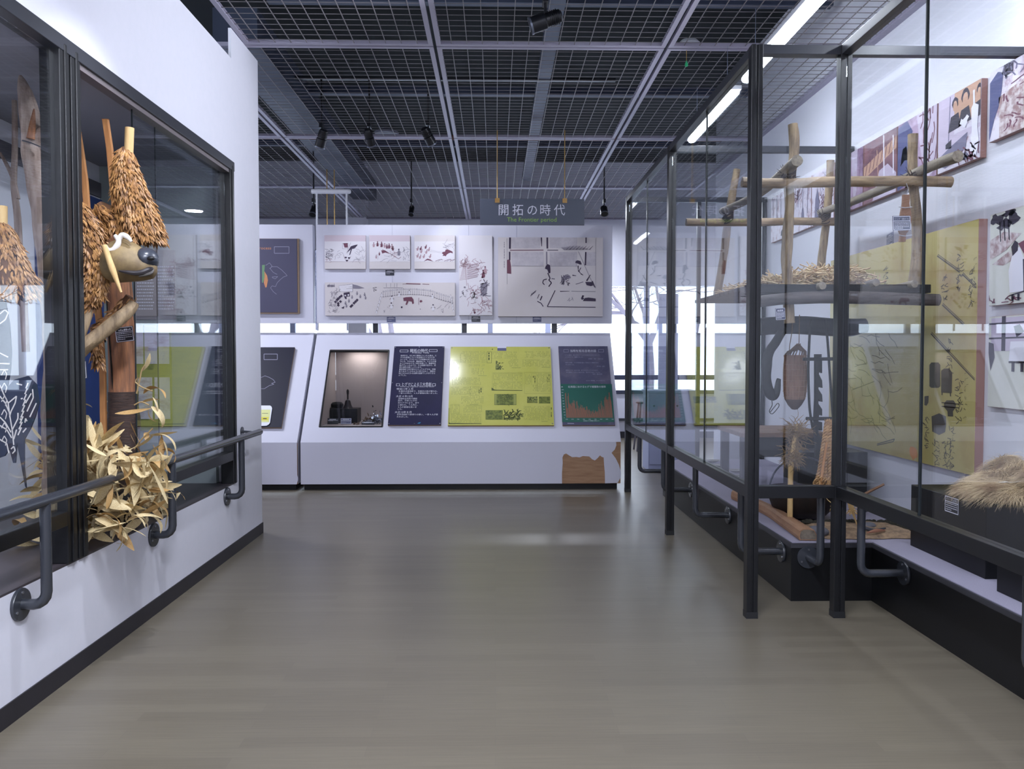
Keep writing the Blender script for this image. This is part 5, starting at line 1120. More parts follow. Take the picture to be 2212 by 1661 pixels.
MB().prism([P_[-1] + d * .0005 + a * sx * .044 + Vector((0, 0, sz * .030)) for sx, sz in ((-1, -.9), (-1.08, -.2), (-.75, .78), (-.2, .95), (.55, .95), (.92, .6), (1.05, -.3), (.92, -.9))], d * .001).build('end_grain', mat('end_grain_grey', (128, 118, 104), .8, n=((76, 62, 56), 14, (1, 1, 1), 0, .4, .65)), tm)
# hearth: ash bed with stones and sticks
SAND = mat('sandy_ash', (166, 140, 112), .95, n=((112, 94, 80), 30, (1, 1, 1), .9, .35, .7))
he = thing('hearth_bed', (2.35, 5.0, ZP), 'sandy hearth bed with dark turf border on the platform', 'hearth')
b = MB(); nx_, ny_ = 34, 22; HX_0, HX_1, HY_0, HY_1 = 1.93, 2.52, 4.71, 5.12
for j in range(ny_ + 1):
    for i in range(nx_ + 1):
        u_, v_ = i / nx_, j / ny_; ed = min(u_, 1 - u_, v_, 1 - v_); z = ZP + .004 + min(ed * 6, 1) * .028 + noise.noise(Vector((u_ * 7, v_ * 6, 2))) * .014 * min(ed * 8, 1)
        b.v.append((HX_0 + (HX_1 - HX_0) * u_ + noise.noise(Vector((v_ * 5, u_ * 3, 7))) * .04, HY_0 + (HY_1 - HY_0) * v_ + noise.noise(Vector((u_ * 5, 3, v_))) * .03, z))
b.f = [(j * (nx_ + 1) + i, j * (nx_ + 1) + i + 1, (j + 1) * (nx_ + 1) + i + 1, (j + 1) * (nx_ + 1) + i) for j in range(ny_) for i in range(nx_)]; b.m = [0] * len(b.f)
b.build('ash_bed', SAND, he, smooth=True)
b = MB(); r = random.Random(2)
for k in range(120):
    t_ = k / 120; x = HX_0 + (HX_1 - HX_0) * t_ + .0; y = HY_1 - .02 + r.uniform(-.03, .03) if k % 2 else HY_0 + .38 * (1 - t_) + r.uniform(-.03, .03); 
    if k % 2 == 0: x, y = HX_1 + r.uniform(-.05, .01), HY_0 + r.random() * (HY_1 - HY_0)
    b.ell((x, y, ZP + .02), r.uniform(.012, .025), r.uniform(.012, .025), r.uniform(.01, .02), 7, 4)
stuff(b.build('turf_border', mat('dark_turf', (46, 44, 36), .95), he, smooth=True))
for i, (px, py, s_, lab) in enumerate(((1770, 1150, .05, 'grey rounded stone at the front of the hearth, beside the timber end'), (1868, 1103, .028, 'grey stone near the rear of the hearth'), (1881, 1138, .032, 'dark flat stone in the hearth beside the charred stick'))):
    c = at(px, py, z=ZP + .03); b = MB().ell((c.x, c.y + .03, ZP + .03), s_ * 1.4, s_, s_ * .62, 16, 10)
    b.v = [tuple(Vector(v) * (1 + 0) + Vector((noise.noise(Vector(v) * 14) * .008,) * 3)) for v in b.v]
    tag(b.build('hearth_stone', mat('grey_stone', (112, 112, 120), .8, n=((84, 84, 92), 12, (1, 1, 1), .3, .35, .7)), smooth=True), lab, 'stone')
def stick(pts, r_, m, label, name='stick', n=8): return tag(MB().tube(spl(pts, 4), splr(r_, 4), n, jit=.15).build(name, m, smooth=True), label, 'stick')
stick([at(1859, 1137, Y=4.80), at(1885, 1145, Y=4.80), at(1912, 1141, Y=4.84)], [.012, .011, .006], mat('charred_wood', (70, 72, 80), .7), 'charred grey stick lying across the hearth')
stick([at(1872, 1151, Y=4.74), at(1893, 1146, Y=4.74), at(1912, 1146, Y=4.76)], [.003, .012, .003], mat('reddish_chip', (150, 104, 82), .7), 'reddish wood chip at the front of the hearth')
stick([at(1840, 1085, Y=5.02), at(1876, 1063, Y=5.0), at(1910, 1046, Y=4.98)], [.008, .0085, .008], PADW, 'thin brown stick rising out of the hearth against the glass')
def inau(px0, py0, px1, py1, Y, label, seed):
    t = thing('carved_stick', at(px1, py1, Y=Y), label, 'ritual stick'); a, c = at(px0, py0, Y=Y), at(px1, py1, Y=Y)
    MB().tube([a, a + (c - a) * .35, a + (c - a) * .42, c], [.016, .016, .009, .003], 8, jit=.2).build('stick', PALE, t, smooth=True)
    b = MB(); fluff(b, a + (c - a) * .3, 20, .05, .006, -1.5, .003, seed); stuff(b.build('curls', PALE, t)); return t
inau(1803, 1065, 1798, 1146, 4.66, 'pale pointed carved stick standing between the case corner posts', 4)
inau(1836, 1085, 1851, 1133, 4.82, 'pale frayed carved stick planted in the hearth near the bracket', 5)
# white ash bits behind the rail
# abalone shells
for i, (px, Y) in enumerate(((1538, 8.12), (1556, 7.78), (1590, 7.42), (1602, 7.05))):
    c = at(px, 1000, Y=Y); lab = ['abalone shell on the platform carpet, farthest of the four', 'abalone shell with bright rim, second from the far end of the row', 'flat abalone shell, third from the far end of the row', 'abalone shell partly hidden by the corner post, nearest of the four'][i]
    t = thing('abalone_shell', (c.x, Y, ZP), lab, 'shell', 'abalone shells in a row on the platform')
    vs = []; b = MB()
    for k in range(7):
        s_ = k / 6
        for j in range(20):
            g = 2 * PI * j / 20; vs.append((c.x + .075 * s_ * math.cos(g) * (1 + .08 * math.cos(3 * g)), Y + .052 * s_ * math.sin(g), ZP + .006 + .026 * s_ ** 2.2))
    b.add(vs, [(k * 20 + j, k * 20 + (j + 1) % 20, (k + 1) * 20 + (j + 1) % 20, (k + 1) * 20 + j) for k in range(6) for j in range(20)])
    b.build('shell_bowl', mat('abalone_pearl', (176, 172, 168), .25, .2, n=((128, 128, 124), 14, (1, 1, 1), .3, .35, .7)), t, smooth=True)
    MB().tube([(c.x + .075 * math.cos(g) * (1 + .08 * math.cos(3 * g)), Y + .052 * math.sin(g), ZP + .032) for g in [2 * PI * k / 24 for k in range(25)]], .003, 6).build('rim', mat('pale_shell_rim', (206, 204, 196), .3), t, smooth=True)

# black plinths with pelt
pln = tag(box('black_plinth', BLKP, None, 2.335, RW - .003, 3.85, 4.56, ZP, .682, bevel=.002), 'tall matt black plinth under the fur pelt', 'plinth')
tag(box('black_plinth', BLKP, None, 2.27, RW - .003, 2.9, 3.655, ZP, .462, bevel=.002), 'low matt black plinth in front of the pelt plinth', 'plinth')
c = at(2056, 1091, x=2.333); caption((2.3325, c.y, c.z), (0, -1, 0), (0, 0, 1), (-1, 0, 0), .13, .085, 'black caption card with white border on the side of the pelt plinth', title='ケリ（毛皮靴）', rows=4, seed=3)
pel = thing('fur_pelt', (2.55, 4.1, .682), 'long-haired tan and grey fur pelt heaped on the black plinth', 'pelt')
FUR = mat('tan_fur', (226, 204, 166), .8, n=((150, 122, 100), 9, (1, 1, 1), 0, .38, .66)); HIDE = mat('hide', (150, 130, 104), .9)
lumps = [(2.50, 3.98, .715, .13, .11, .055), (2.60, 4.15, .735, .16, .13, .075), (2.68, 3.98, .75, .10, .14, .10), (2.70, 4.25, .77, .075, .14, .11), (2.46, 4.15, .715, .08, .12, .05)]
b = MB()
for L_ in lumps: b.ell(L_[:3], *L_[3:], 14, 9)
b.v = [(x, y, max(z, .684)) for x, y, z in b.v]
b.build('hide', HIDE, pel, smooth=True)
b = MB(); r = random.Random(21)
for k in range(9000):
    L_ = lumps[r.randrange(5)]; g, e = r.uniform(0, 2 * PI), math.asin(r.uniform(-.1, 1)); nrm = Vector((math.cos(e) * math.cos(g), math.cos(e) * math.sin(g), math.sin(e)))
    p = Vector(L_[:3]) + Vector((nrm.x * L_[3], nrm.y * L_[4], nrm.z * L_[5])); flow = Vector((-.7 + noise.noise(p * 6) * 2, -.7 + noise.noise(p * 6 + Vector((9, 0, 0))) * 2, -.25)).normalized()
    d = (nrm * .45 + flow + Vector([r.gauss(0, .2) for _ in range(3)])).normalized(); ln = r.uniform(.05, .12); q = [p]
    for s_ in range(3): p = p + d * ln / 3; d = (d + flow * .3 + Vector((r.gauss(0, .18), r.gauss(0, .18), -.3 + r.gauss(0, .12)))).normalized(); p.z = max(p.z, .684 if p.x > 2.34 and p.y > 3.86 else .64); p.x = min(p.x, 2.78); q.append(p.copy())
    side = d.cross(Vector((0, 0, 1))).normalized() * .0011; up = Vector((0, 0, .0011))
    o = len(b.v)
    for i_, pt_ in enumerate(q):
        k_ = 1 - i_ / 3.4; b.v += [tuple(pt_ - side * k_), tuple(pt_ + side * k_), tuple(pt_ + up * k_)]
    for i_ in range(3):
        for j in range(3): b.f.append((o + i_ * 3 + j, o + i_ * 3 + (j + 1) % 3, o + i_ * 3 + 3 + (j + 1) % 3, o + i_ * 3 + 3 + j)); b.m.append(0)
stuff(b.build('fur', FUR, pel))
MB().tube(spl([(2.47, 4.0, .775), (2.50, 3.97, .785), (2.53, 3.98, .78), (2.57, 3.96, .79)], 4), .004, 6, jit=.3).build('thong', mat('white_thong', (214, 208, 200), .7), pel)

# ================================================================== LEFT SHOWCASE CONTENTS
YT = 3.85
tr = thing('grey_driftwood', at(118, 940, Y=YT), 'tall grey forked trunk with a pointed top behind the near showcase pane', 'driftwood')
def TP(l, Y=YT): return [at(*p, Y=Y) for p in l]
p_ = TP([(44, 163), (52, 195), (62, 240), (68, 290), (70, 340), (82, 400), (92, 470), (101, 540), (108, 610), (116, 700), (122, 800), (124, 900), (124, 1000), (124, 1150)]); p_[-1].z = .51
MB().tube(spl(p_, 4), splr([.006, .032, .042, .044, .047, .045, .044, .045, .047, .048, .058, .07, .062, .06], 4), 16, jit=.18).build('trunk', DRIFT, tr, smooth=True)
MB().tube(spl(TP([(76, 320), (85, 295), (98, 283), (112, 268), (125, 258)]), 4), splr([.035, .034, .026, .022, .02], 4), 12, jit=.15).build('branch', DRIFT, tr, smooth=True)
MB().tube(spl(TP([(66, 300), (70, 270), (74, 235)], YT - .04), 4), splr([.018, .014, .003], 4), 10).build('splinter', POLEW, tr, smooth=True)
MB().tube(TP([(48, 303), (66, 308), (87, 317)], YT - .05), .003, 6).build('wire_tie', DGR, tr)
tr2 = thing('trunk_shadow_limbs', at(30, 640, Y=4.5), 'thin forked grey limbs standing in for the trunk shadow on the showcase rear wall', 'branch')  # cast shadow of the forked trunk, built as solid limbs
for pts, rr_ in ((((30, 180), (32, 260), (32, 330), (30, 400), (38, 470), (42, 560), (50, 640), (56, 760)), [.012, .014, .015, .016, .018, .02, .02, .02]), (((0, 330), (14, 355), (28, 385), (38, 430)), [.006, .01, .012, .014])):
    MB().tube(spl([at(*p, Y=4.35) for p in pts], 4), splr(rr_, 4), 8).build('shadow_limb', DRIFT, tr2, smooth=True)

YPo = 4.38
po = thing('cracked_pole', at(268, 975, Y=YPo), 'thick red-brown cracked pole with dark bark at its foot, in the showcase opening', 'pole')
p_ = [at(*p, Y=YPo) for p in ((250, 500), (254, 560), (258, 640), (262, 720), (265, 800), (267, 850))]
MB().tube(spl(p_, 4), splr([.055, .06, .064, .066, .068, .071], 4), 20, jit=.12).build('upper_pole', POLEW, po, smooth=True)
p_ = [at(*p, Y=YPo) for p in ((267, 846), (268, 890), (268, 940), (268, 990))] + [Vector((at(268, 990, Y=YPo).x, YPo, .508))]
MB().tube(spl(p_, 4), splr([.073, .076, .079, .081, .081], 4), 20, jit=.15).build('bark', BARK, po, smooth=True)
b = MB()
for pts in (((238, 560), (246, 700), (252, 780), (256, 842)), ((222, 600), (232, 680), (240, 740))): b.tube([at(px, py, Y=YPo) + Vector((0, -.064, 0)) for px, py in pts], .004, 5)
b.build('crack', mat('crack_dark', (24, 18, 16), .9), po)
yb_ = thing('forked_branch', at(170, 770, Y=3.92), 'light brown forked branch crossing in front of the cracked pole', 'branch')
MB().tube(spl([at(px, py, Y=Y) for px, py, Y in ((160, 768, 3.890), (185, 745, 3.900), (215, 722, 3.920), (250, 695, 3.940), (278, 672, 3.970), (291, 655, 3.990))], 4), splr([.040, .035, .034, .033, .028, .023], 4), 14, jit=.18).build('main_limb', LOG, yb_, smooth=True)
MB().tube(spl([at(px, py, Y=Y) for px, py, Y in ((165, 760, 3.890), (172, 730, 3.890), (183, 700, 3.910), (194, 668, 3.930))], 4), splr([.03, .028, .024, .018], 4), 12, jit=.15).build('side_limb', LOG, yb_, smooth=True)
MB().tube(spl([at(px, py, Y=Y) for px, py, Y in ((168, 724, 3.890), (150, 700, 3.820), (134, 682, 3.770), (118, 660, 3.670))], 4), splr([.022, .018, .016, .012], 4), 10).build('twig', mat('dark_twig', (86, 68, 60), .8), yb_, smooth=True)
# stakes
def plank(pts, w, th, Y, name, m, label, cat='stake'):
    P_ = [at(*p, Y=Y) for p in pts]; b = MB()
    n_ = len(P_); vs = []
    for p in P_: vs += [p + Vector((-w / 2, -th / 2, 0)), p + Vector((w / 2, -th / 2, 0)), p + Vector((w / 2, th / 2, 0)), p + Vector((-w / 2, th / 2, 0))]
    b.add(vs, [(i * 4 + j, i * 4 + (j + 1) % 4, i * 4 + 4 + (j + 1) % 4, i * 4 + 4 + j) for i in range(n_ - 1) for j in range(4)] + [(0, 1, 2, 3), tuple((n_ - 1) * 4 + j for j in (3, 2, 1, 0))])
    return tag(b.build(name, m, None, bevel=.003), label, cat)
plank([(168, 285), (178, 350), (184, 395), (188, 450), (194, 520), (215, 700), (222, 800), (225, 1020)], .030, .020, 4.30, 'wooden_stake', STAKE, 'flat honey-coloured stake above the drooping husk bundle, the shorter one')
plank([(228, 258), (237, 320), (243, 390), (250, 460), (262, 560)], .030, .020, 4.22, 'wooden_stake', STAKE, 'flat honey-coloured stake beside the topmost husk bundle, the tallest one')
tag(MB().tube([at(225, 530, Y=3.80), at(243, 582, Y=3.79), at(262, 632, Y=3.78)], [.012, .015, .005], 12).build('pointed_stick', PALE, smooth=True), 'pale round pointed stick slanting past the animal head', 'stick')
# husk bundles
def bundle(name, outline, Y, depth, k, label, seed, peg=None, tie=True, ln=(.026, .045)):
    """outline = [(cx, y, halfwidth px)...] from the top; long overlapping husks laid like shingles"""
    r = random.Random(seed); c0 = at(outline[-1][0], outline[-1][1], Y=Y); t = thing(name, c0, label, 'bundle')
    if peg: MB().tube([at(*p, Y=Y) for p in peg], .021, 14).build('peg', PALE, t, smooth=True)
    b = MB(); core = MB(); pts = []; rs = []
    for (cx_, y_, hw) in outline: pts.append(at(cx_, y_, Y=Y)); rs.append(hw * Y / F * .82)
    core.tube(spl(pts, 3), splr(rs, 3), 14, flat=depth).build('core', mat('husk_core', (92, 62, 40), .9), t, smooth=True)
    hs = []
    for _ in range(k):
        u = r.random() ** .85 * (len(outline) - 1.001); i = int(u); f_ = u - i; a, c = outline[i], outline[i + 1]
        cx_, y_, hw = [a[q] + (c[q] - a[q]) * f_ for q in range(3)]
        g = r.uniform(0, 2 * PI); base = at(cx_, y_, Y=Y); rr_ = hw * Y / F * r.uniform(.8, 1.08)
        nn = Vector((math.cos(g), math.sin(g) * depth, 0)); p = base + nn * rr_
        dr = (at(c[0], c[1], Y=Y) - at(a[0], a[1], Y=Y)).normalized()
        d = (dr + nn * r.uniform(.05, .5) + Vector([r.gauss(0, .22) for _ in range(3)])).normalized(); L = r.uniform(*ln); w = L * r.uniform(.12, .19)
        s1 = d.cross(nn if nn.length > .1 else Vector((0, 1, 0))).normalized() * w; s2 = d.cross(s1).normalized() * w * .6
        o = len(b.v); m1, m2 = p + d * L * .35, p + d * L * .7
        b.v += [tuple(p)] + [tuple(m1 + s1 * math.cos(q) + s2 * math.sin(q)) for q in (0, PI / 2, PI, 3 * PI / 2)] + [tuple(m2 + (s1 * math.cos(q) + s2 * math.sin(q)) * .6) for q in (0, PI / 2, PI, 3 * PI / 2)] + [tuple(p + d * L)]
        for q in range(4):
            e = (q + 1) % 4; b.f += [(o, o + 1 + e, o + 1 + q), (o + 1 + q, o + 1 + e, o + 5 + e, o + 5 + q), (o + 5 + q, o + 5 + e, o + 9)]; b.m += [0, 0, 0]
    stuff(b.build('husks', HUSK, t, smooth=True)); return t
bundle('husk_bundle', [(271, 318, 8), (270, 335, 17), (272, 370, 26), (280, 410, 34), (292, 450, 40), (303, 490, 44), (312, 520, 40)], 4.02, .85, 3400, 'full brown husk bundle on a round peg, topmost in the showcase', 3, peg=((280, 276), (278, 330)))
bundle('husk_bundle', [(160, 428, 8), (168, 450, 24), (184, 490, 34), (196, 540, 36), (202, 590, 34), (196, 640, 26), (180, 672, 14)], 3.94, .85, 3200, 'drooping brown husk bundle beside the metal post and animal head', 5)
bundle('husk_bundle', [(0, 478, 10), (6, 500, 22), (16, 550, 34), (28, 600, 44), (36, 640, 40)], 3.45, .8, 1500, 'brown husk bundle hanging at the near end of the showcase', 7, peg=((4, 445), (4, 490)))
bundle('husk_bundle', [(215, 440, 10), (228, 455, 22), (250, 475, 26), (256, 500, 22)], 4.02, .9, 500, 'small curled husk cluster between the two large bundles', 9, ln=(.03, .055))
bundle('husk_bundle', [(280, 640, 12), (262, 668, 16), (240, 690, 16), (215, 706, 12), (205, 745, 10), (212, 790, 10)], 4.06, .8, 420, 'wispy brown husk garland tied round the cracked pole', 11)

# mounted head
YHd = 3.92
hd = thing('animal_head', at(275, 600, Y=YHd), 'tan animal head with dark grey nose mounted on the cracked pole', 'animal head')
SK = mat('tan_hide', (142, 122, 84), .6, n=((98, 80, 56), 11, (1, 1, 1), .6, .35, .7)); NOSE = mat('wet_grey_nose', (56, 60, 70), .3)
sec = [(222, 575, 12, .04), (230, 570, 32, .08), (242, 566, 43, .10), (256, 564, 46, .108), (270, 563, 46, .108), (284, 565, 43, .102), (298, 568, 39, .092), (310, 572, 34, .082), (320, 575, 29, .074), (328, 578, 24, .062), (334, 579, 16, .04), (337, 579, 8, .02)]
def headmesh(sec, m, name, clip=None, sc=1.0):
    b = MB(); n_ = 20; vs = []
    for (cx_, cy_, hh_, dd) in sec:
        c = at(cx_, cy_, Y=YHd)
        for j in range(n_):
            g = 2 * PI * j / n_; zz = math.sin(g); xx = math.cos(g); sq = .88
            vs.append(c + Vector((0, xx * dd * .86 * sc * (1 - .25 * max(zz, 0) ** 2), zz * hh_ * sc * YHd / F)))
    b.add(vs, [(i * n_ + j, i * n_ + (j + 1) % n_, (i + 1) * n_ + (j + 1) % n_, (i + 1) * n_ + j) for i in range(len(sec) - 1) for j in range(n_)] + [tuple(range(n_ - 1, -1, -1)), tuple((len(sec) - 1) * n_ + j for j in range(n_))])
    return b.build(name, m, hd, smooth=True)
headmesh(sec, SK, 'head')
ns = headmesh([(304, 549, 8, .04), (308, 552, 16, .066), (313, 556, 20.5, .078), (320, 559, 23, .080), (328, 560, 22, .072), (335, 560, 17, .056), (340, 560, 9, .03), (342, 560, 3, .012)], NOSE, 'nose')
b = MB()
for s_ in (-1, 1): b.ell(at(326, 558, Y=YHd + s_ * .062), .018, .014, .010, 12, 8)
b.build('nostril', mat('nostril_black', (14, 14, 18), .5), hd, smooth=True)
MB().tube(spl([at(px, py, Y=YHd - dy * .86) for px, py, dy in ((256, 585, .102), (275, 588, .100), (292, 590, .09), (308, 588, .080), (322, 582, .062), (330, 579, .045))], 4), splr([.003, .009, .012, .013, .012, .005], 4), 8).build('mouth', mat('dark_lip', (44, 40, 44), .4), hd, smooth=True)
MB().tube(spl([at(px, py, Y=YHd - dy * .86) for px, py, dy in ((300, 594, .075), (314, 592, .068), (325, 588, .05), (328, 582, .03))], 4), .011, 8).build('lower_lip', mat('grey_lip', (92, 88, 86), .4), hd, smooth=True)
MB().ell(at(237, 558, Y=YHd - .072), .011, .010, .010, 12, 8).build('eye', mat('glass_eye', (20, 24, 34), .05), hd, smooth=True)
MB().tube(spl([at(px, py, Y=YHd - .072) for px, py in ((240, 567), (248, 563), (252, 566), (246, 571))], 3), .007, 8).build('eyelid', mat('pale_lid', (160, 144, 104), .6), hd, smooth=True)
sk = thing('antler_bone', at(240, 545, Y=YHd - .02), 'white curved bone wedged over the brow of the animal head', 'bone')
BONE = mat('bleached_bone', (226, 220, 214), .5)
MB().tube(spl([at(px, py, Y=YHd - .07) for px, py in ((227, 530), (232, 540), (243, 541), (252, 532), (256, 520), (248, 508))], 4), splr([.009, .012, .013, .014, .012, .008], 4), 10).build('prong', BONE, sk, smooth=True)
MB().tube(spl([at(px, py, Y=YHd - .06) for px, py in ((255, 520), (264, 508), (275, 512), (284, 522))], 4), splr([.012, .013, .012, .006], 4), 10).build('prong', BONE, sk, smooth=True)
c = at(269, 722, Y=4.18); caption(c, (1, 0, .12), (-.12, 0, 1), (0, -1, 0), .090, .075, 'black caption card tied to the cracked pole under the forked branch', rows=4, seed=13)
c = at(170, 799, Y=3.86); caption(c, (1, 0, .05), (-.05, 0, 1), (0, -1, 0), .070, .080, 'black caption card half hidden by the showcase metal post', rows=4, seed=14)

# corn leaves
def leaf_mesh(seed):
    r = random.Random(seed); n_ = 8; bend = r.uniform(-.7, 1.9); tw = r.uniform(-.9, .9); wd = r.uniform(.10, .18); vs = []; p = Vector((0, 0, 0)); a = r.uniform(.0, .5); fold = r.uniform(.2, .6)
    for i in range(n_ + 1):
        t_ = i / n_; w_ = wd * (math.sin(PI * (t_ ** .8 * .95 + .03)) ** .85); g = tw * t_
        s_ = Vector((math.cos(g), 0, math.sin(g))) * w_; up = Vector((-math.sin(g), 0, math.cos(g)))
        for q, z in ((-1, 0), (-.5, -fold * .3), (0, -fold * .45), (.5, -fold * .3), (1, 0)): vs.append(p + s_ * q - up * z * w_ * (1 if seed % 2 else -1))
        p = p + Vector((0, math.cos(a), math.sin(a))) / n_; a -= bend / n_ * 1.6
    fs = [(i * 5 + j, i * 5 + j + 1, i * 5 + 6 + j, i * 5 + 5 + j) for i in range(n_) for j in range(4)]
    me = bpy.data.meshes.new('leaf'); me.from_pydata([tuple(v) for v in vs], [], fs); me.materials.append(LEAFM if seed % 4 else LEAFB)
    me.polygons.foreach_set('use_smooth', [True] * len(fs)); me.update(); return me
LM = [leaf_mesh(s_) for s_ in range(12)]
cp = thing('corn_leaf_pile', (-2.0, 4.3, .51), 'spilling heap of dry tan corn leaves round the cracked pole in the showcase', 'leaf pile')
r = random.Random(33)
def leaf(px, py, Y, ang, L, pitch=0, roll=0, i=None, parent=cp):
    """ang = direction of the tip in the picture plane, degrees (0 right, 90 up)"""
    p = at(px, py, Y=Y); g = math.radians(ang); d = Vector((math.cos(g), math.sin(math.radians(pitch)), math.sin(g))).normalized()
    o = bpy.data.objects.new('leaf', LM[r.randrange(12) if i is None else i]); C.objects.link(o); o.parent = parent
    q = d.to_track_quat('Y', 'Z').to_matrix() @ Matrix.Rotation(math.radians(roll), 3, 'Y')
    o.matrix_local = Matrix.Translation(p - Vector(parent['_o'])) @ q.to_4x4() @ Matrix.Diagonal((L, L, L, 1)); return o
for k in range(120):
    Y = r.uniform(3.80, 4.75); x = r.uniform(-2.3, -1.88); z = .53 + r.random() * .22 * (1 - abs(Y - 4.25) / .6)
    leaf(1070 + x * F / Y, 770 - (z - H) * F / Y, Y, r.uniform(0, 360), r.uniform(.12, .19), r.uniform(-40, 40), r.uniform(-70, 70))
# upper heap, held round the foot of the pole
for k in range(95):
    t_ = r.random(); px = 172 + t_ * 180; py = r.uniform(985, 1055) - 10 * math.sin(t_ * 3) ; leaf(px, py, r.uniform(3.86, 4.2), r.choice([r.uniform(-100, -20), r.uniform(10, 170), r.uniform(180, 260)]), r.uniform(.10, .17), r.uniform(-50, 10), r.uniform(-70, 70))
for k in range(70):
    px = r.uniform(176, 335); py = r.uniform(1075, 1150) - (px - 190) * .22; leaf(px, py, 3.70 + (px - 176) / 900 + r.uniform(0, .12), r.choice([r.uniform(-60, 60), r.uniform(120, 240)]), r.uniform(.09, .17), r.uniform(-20, 20), r.uniform(-75, 75))
for k in range(26):
    px = r.uniform(168, 225); py = r.uniform(968, 1050); leaf(px, py, r.uniform(3.85, 4.0), r.uniform(-60, 110), r.uniform(.14, .2), r.uniform(-30, 10), r.uniform(-60, 60))
# leaves behind the near pane
for k in range(46):
    px = r.uniform(88, 150); py = r.uniform(955, 1095); leaf(px, py, r.uniform(3.85, 4.2), r.uniform(0, 360), r.uniform(.10, .15), r.uniform(-30, 30), r.uniform(-60, 60))
for a in ((180, 985, 3.95, 62, .16), (186, 985, 3.95, 52, .17), (195, 985, 3.92, 44, .19), (205, 985, 3.92, 48, .18), (175, 975, 3.95, 75, .14), (198, 990, 3.9, 30, .17), (325, 942, 4.0, 16, .17), (322, 940, 4.02, -12, .13), (352, 950, 4.0, -75, .12), (350, 972, 4.0, 5, .12), (345, 975, 3.98, -60, .14), (327, 882, 4.0, 212, .17), (327, 878, 4.0, -36, .15), (322, 882, 4.02, -95, .11), (310, 850, 4.02, 42, .16), (305, 870, 4.02, 15, .09), (330, 858, 4.0, -70, .09), (308, 802, 4.02, 42, .10), (292, 825, 4.02, 70, .05), (330, 960, 4.0, -70, .16), (225, 880, 4.4, 60, .08), (180, 872, 4.4, -20, .05), (318, 955, 4.0, 100, .10), (305, 960, 4.0, 120, .12)):
    leaf(*a, r.uniform(-12, 12), r.uniform(-35, 35))
# overhanging the beam and handrail in front of the opening
for a in ((262, 990, 3.80, -85, .17), (278, 985, 3.78, -72, .17), (292, 985, 3.78, -98, .19), (303, 985, 3.78, -75, .19), (318, 1000, 3.80, -62, .21), (322, 1000, 3.85, -48, .16), (248, 985, 3.80, -108, .17), (236, 985, 3.80, -118, .15), (230, 985, 3.78, 170, .12), (285, 1010, 3.78, -85, .18), (268, 1010, 3.78, -68, .14), (345, 990, 3.9, -66, .15), (212, 1060, 3.78, -75, .12), (240, 1000, 3.76, -20, .15), (255, 975, 3.8, 190, .15), (270, 975, 3.8, 10, .16)):
    o = leaf(*a, 4, r.uniform(-40, 40))
for a in ((205, 1120, 3.72, -15, .18), (215, 1112, 3.72, 5, .18), (240, 1140, 3.74, -20, .16), (255, 1135, 3.76, -40, .13), (230, 1122, 3.74, -22, .19), (270, 1130, 3.80, 15, .18), (250, 1120, 3.76, 30, .17), (190, 1110, 3.72, 70, .13), (185, 1120, 3.72, 30, .16), (290, 1118, 3.86, 5, .17), (270, 1145, 3.8, -55, .10), (205, 1090, 3.72, 45, .18), (200, 1150, 3.7, 20, .15), (230, 1100, 3.74, 60, .12), (260, 1105, 3.78, 80, .11), (300, 1100, 3.86, 60, .13), (320, 1095, 3.9, 20, .13)):
    leaf(*a, 3, r.uniform(-40, 40))
LM2 = mat('leaf_stem', (150, 126, 84), .7)
for pts in (((290, 970), (305, 950), (320, 935), (330, 925)), ((292, 825), (300, 832), (310, 838), (330, 845)), ((295, 850), (302, 820), (306, 800), (312, 790)), ((290, 875), (305, 868), (322, 875))):
    MB().tube(spl([at(*p, Y=4.0) for p in pts], 3), .0035, 6).build('stem', LM2, cp)
MB().tube(spl([at(*p, Y=4.6) for p in ((225, 880), (232, 892), (240, 905))], 3), .003, 6).build('stem', LM2, cp)
tag(MB().prism([at(*p, Y=4.9) for p in ((170, 898), (178, 896), (190, 897), (196, 905), (198, 912), (194, 922), (188, 926), (185, 928), (180, 922), (174, 914), (170, 908))], (0, .006, 0)).build('dry_leaf', LEAFM), 'single broad tan leaf hanging against the blue panel', 'leaf')

# textile
tx_ = thing('embroidered_cloth', at(40, 1060, Y=3.42), 'navy cloth with white curling embroidery hanging at the near end of the showcase', 'textile')
NV = mat('indigo_cloth', (34, 42, 62), .9, n=((26, 32, 50), 60, (1, 1, 1), .2, .3, .7)); EMB = mat('white_embroidery', (206, 200, 196), .8); YC = 3.42
out = [(-60, 620), (10, 622), (12, 655), (20, 700), (24, 760), (22, 800), (15, 838), (30, 820), (60, 812), (78, 830), (84, 870), (76, 900), (66, 925), (52, 950), (52, 985), (52, 1010), (54, 1050), (56, 1054), (52, 1040), (46, 1005), (36, 955), (33, 1000), (28, 1000), (20, 970), (10, 985), (-60, 1010)]
MB().prism([at(px, py, Y=YC) for px, py in out], (0, .008, 0)).build('cloth', NV, tx_)
A = Art(lambda u, v: at(u / 3.325, 600 + v / 3.325, Y=YC), (0, -1, 0), [EMB])
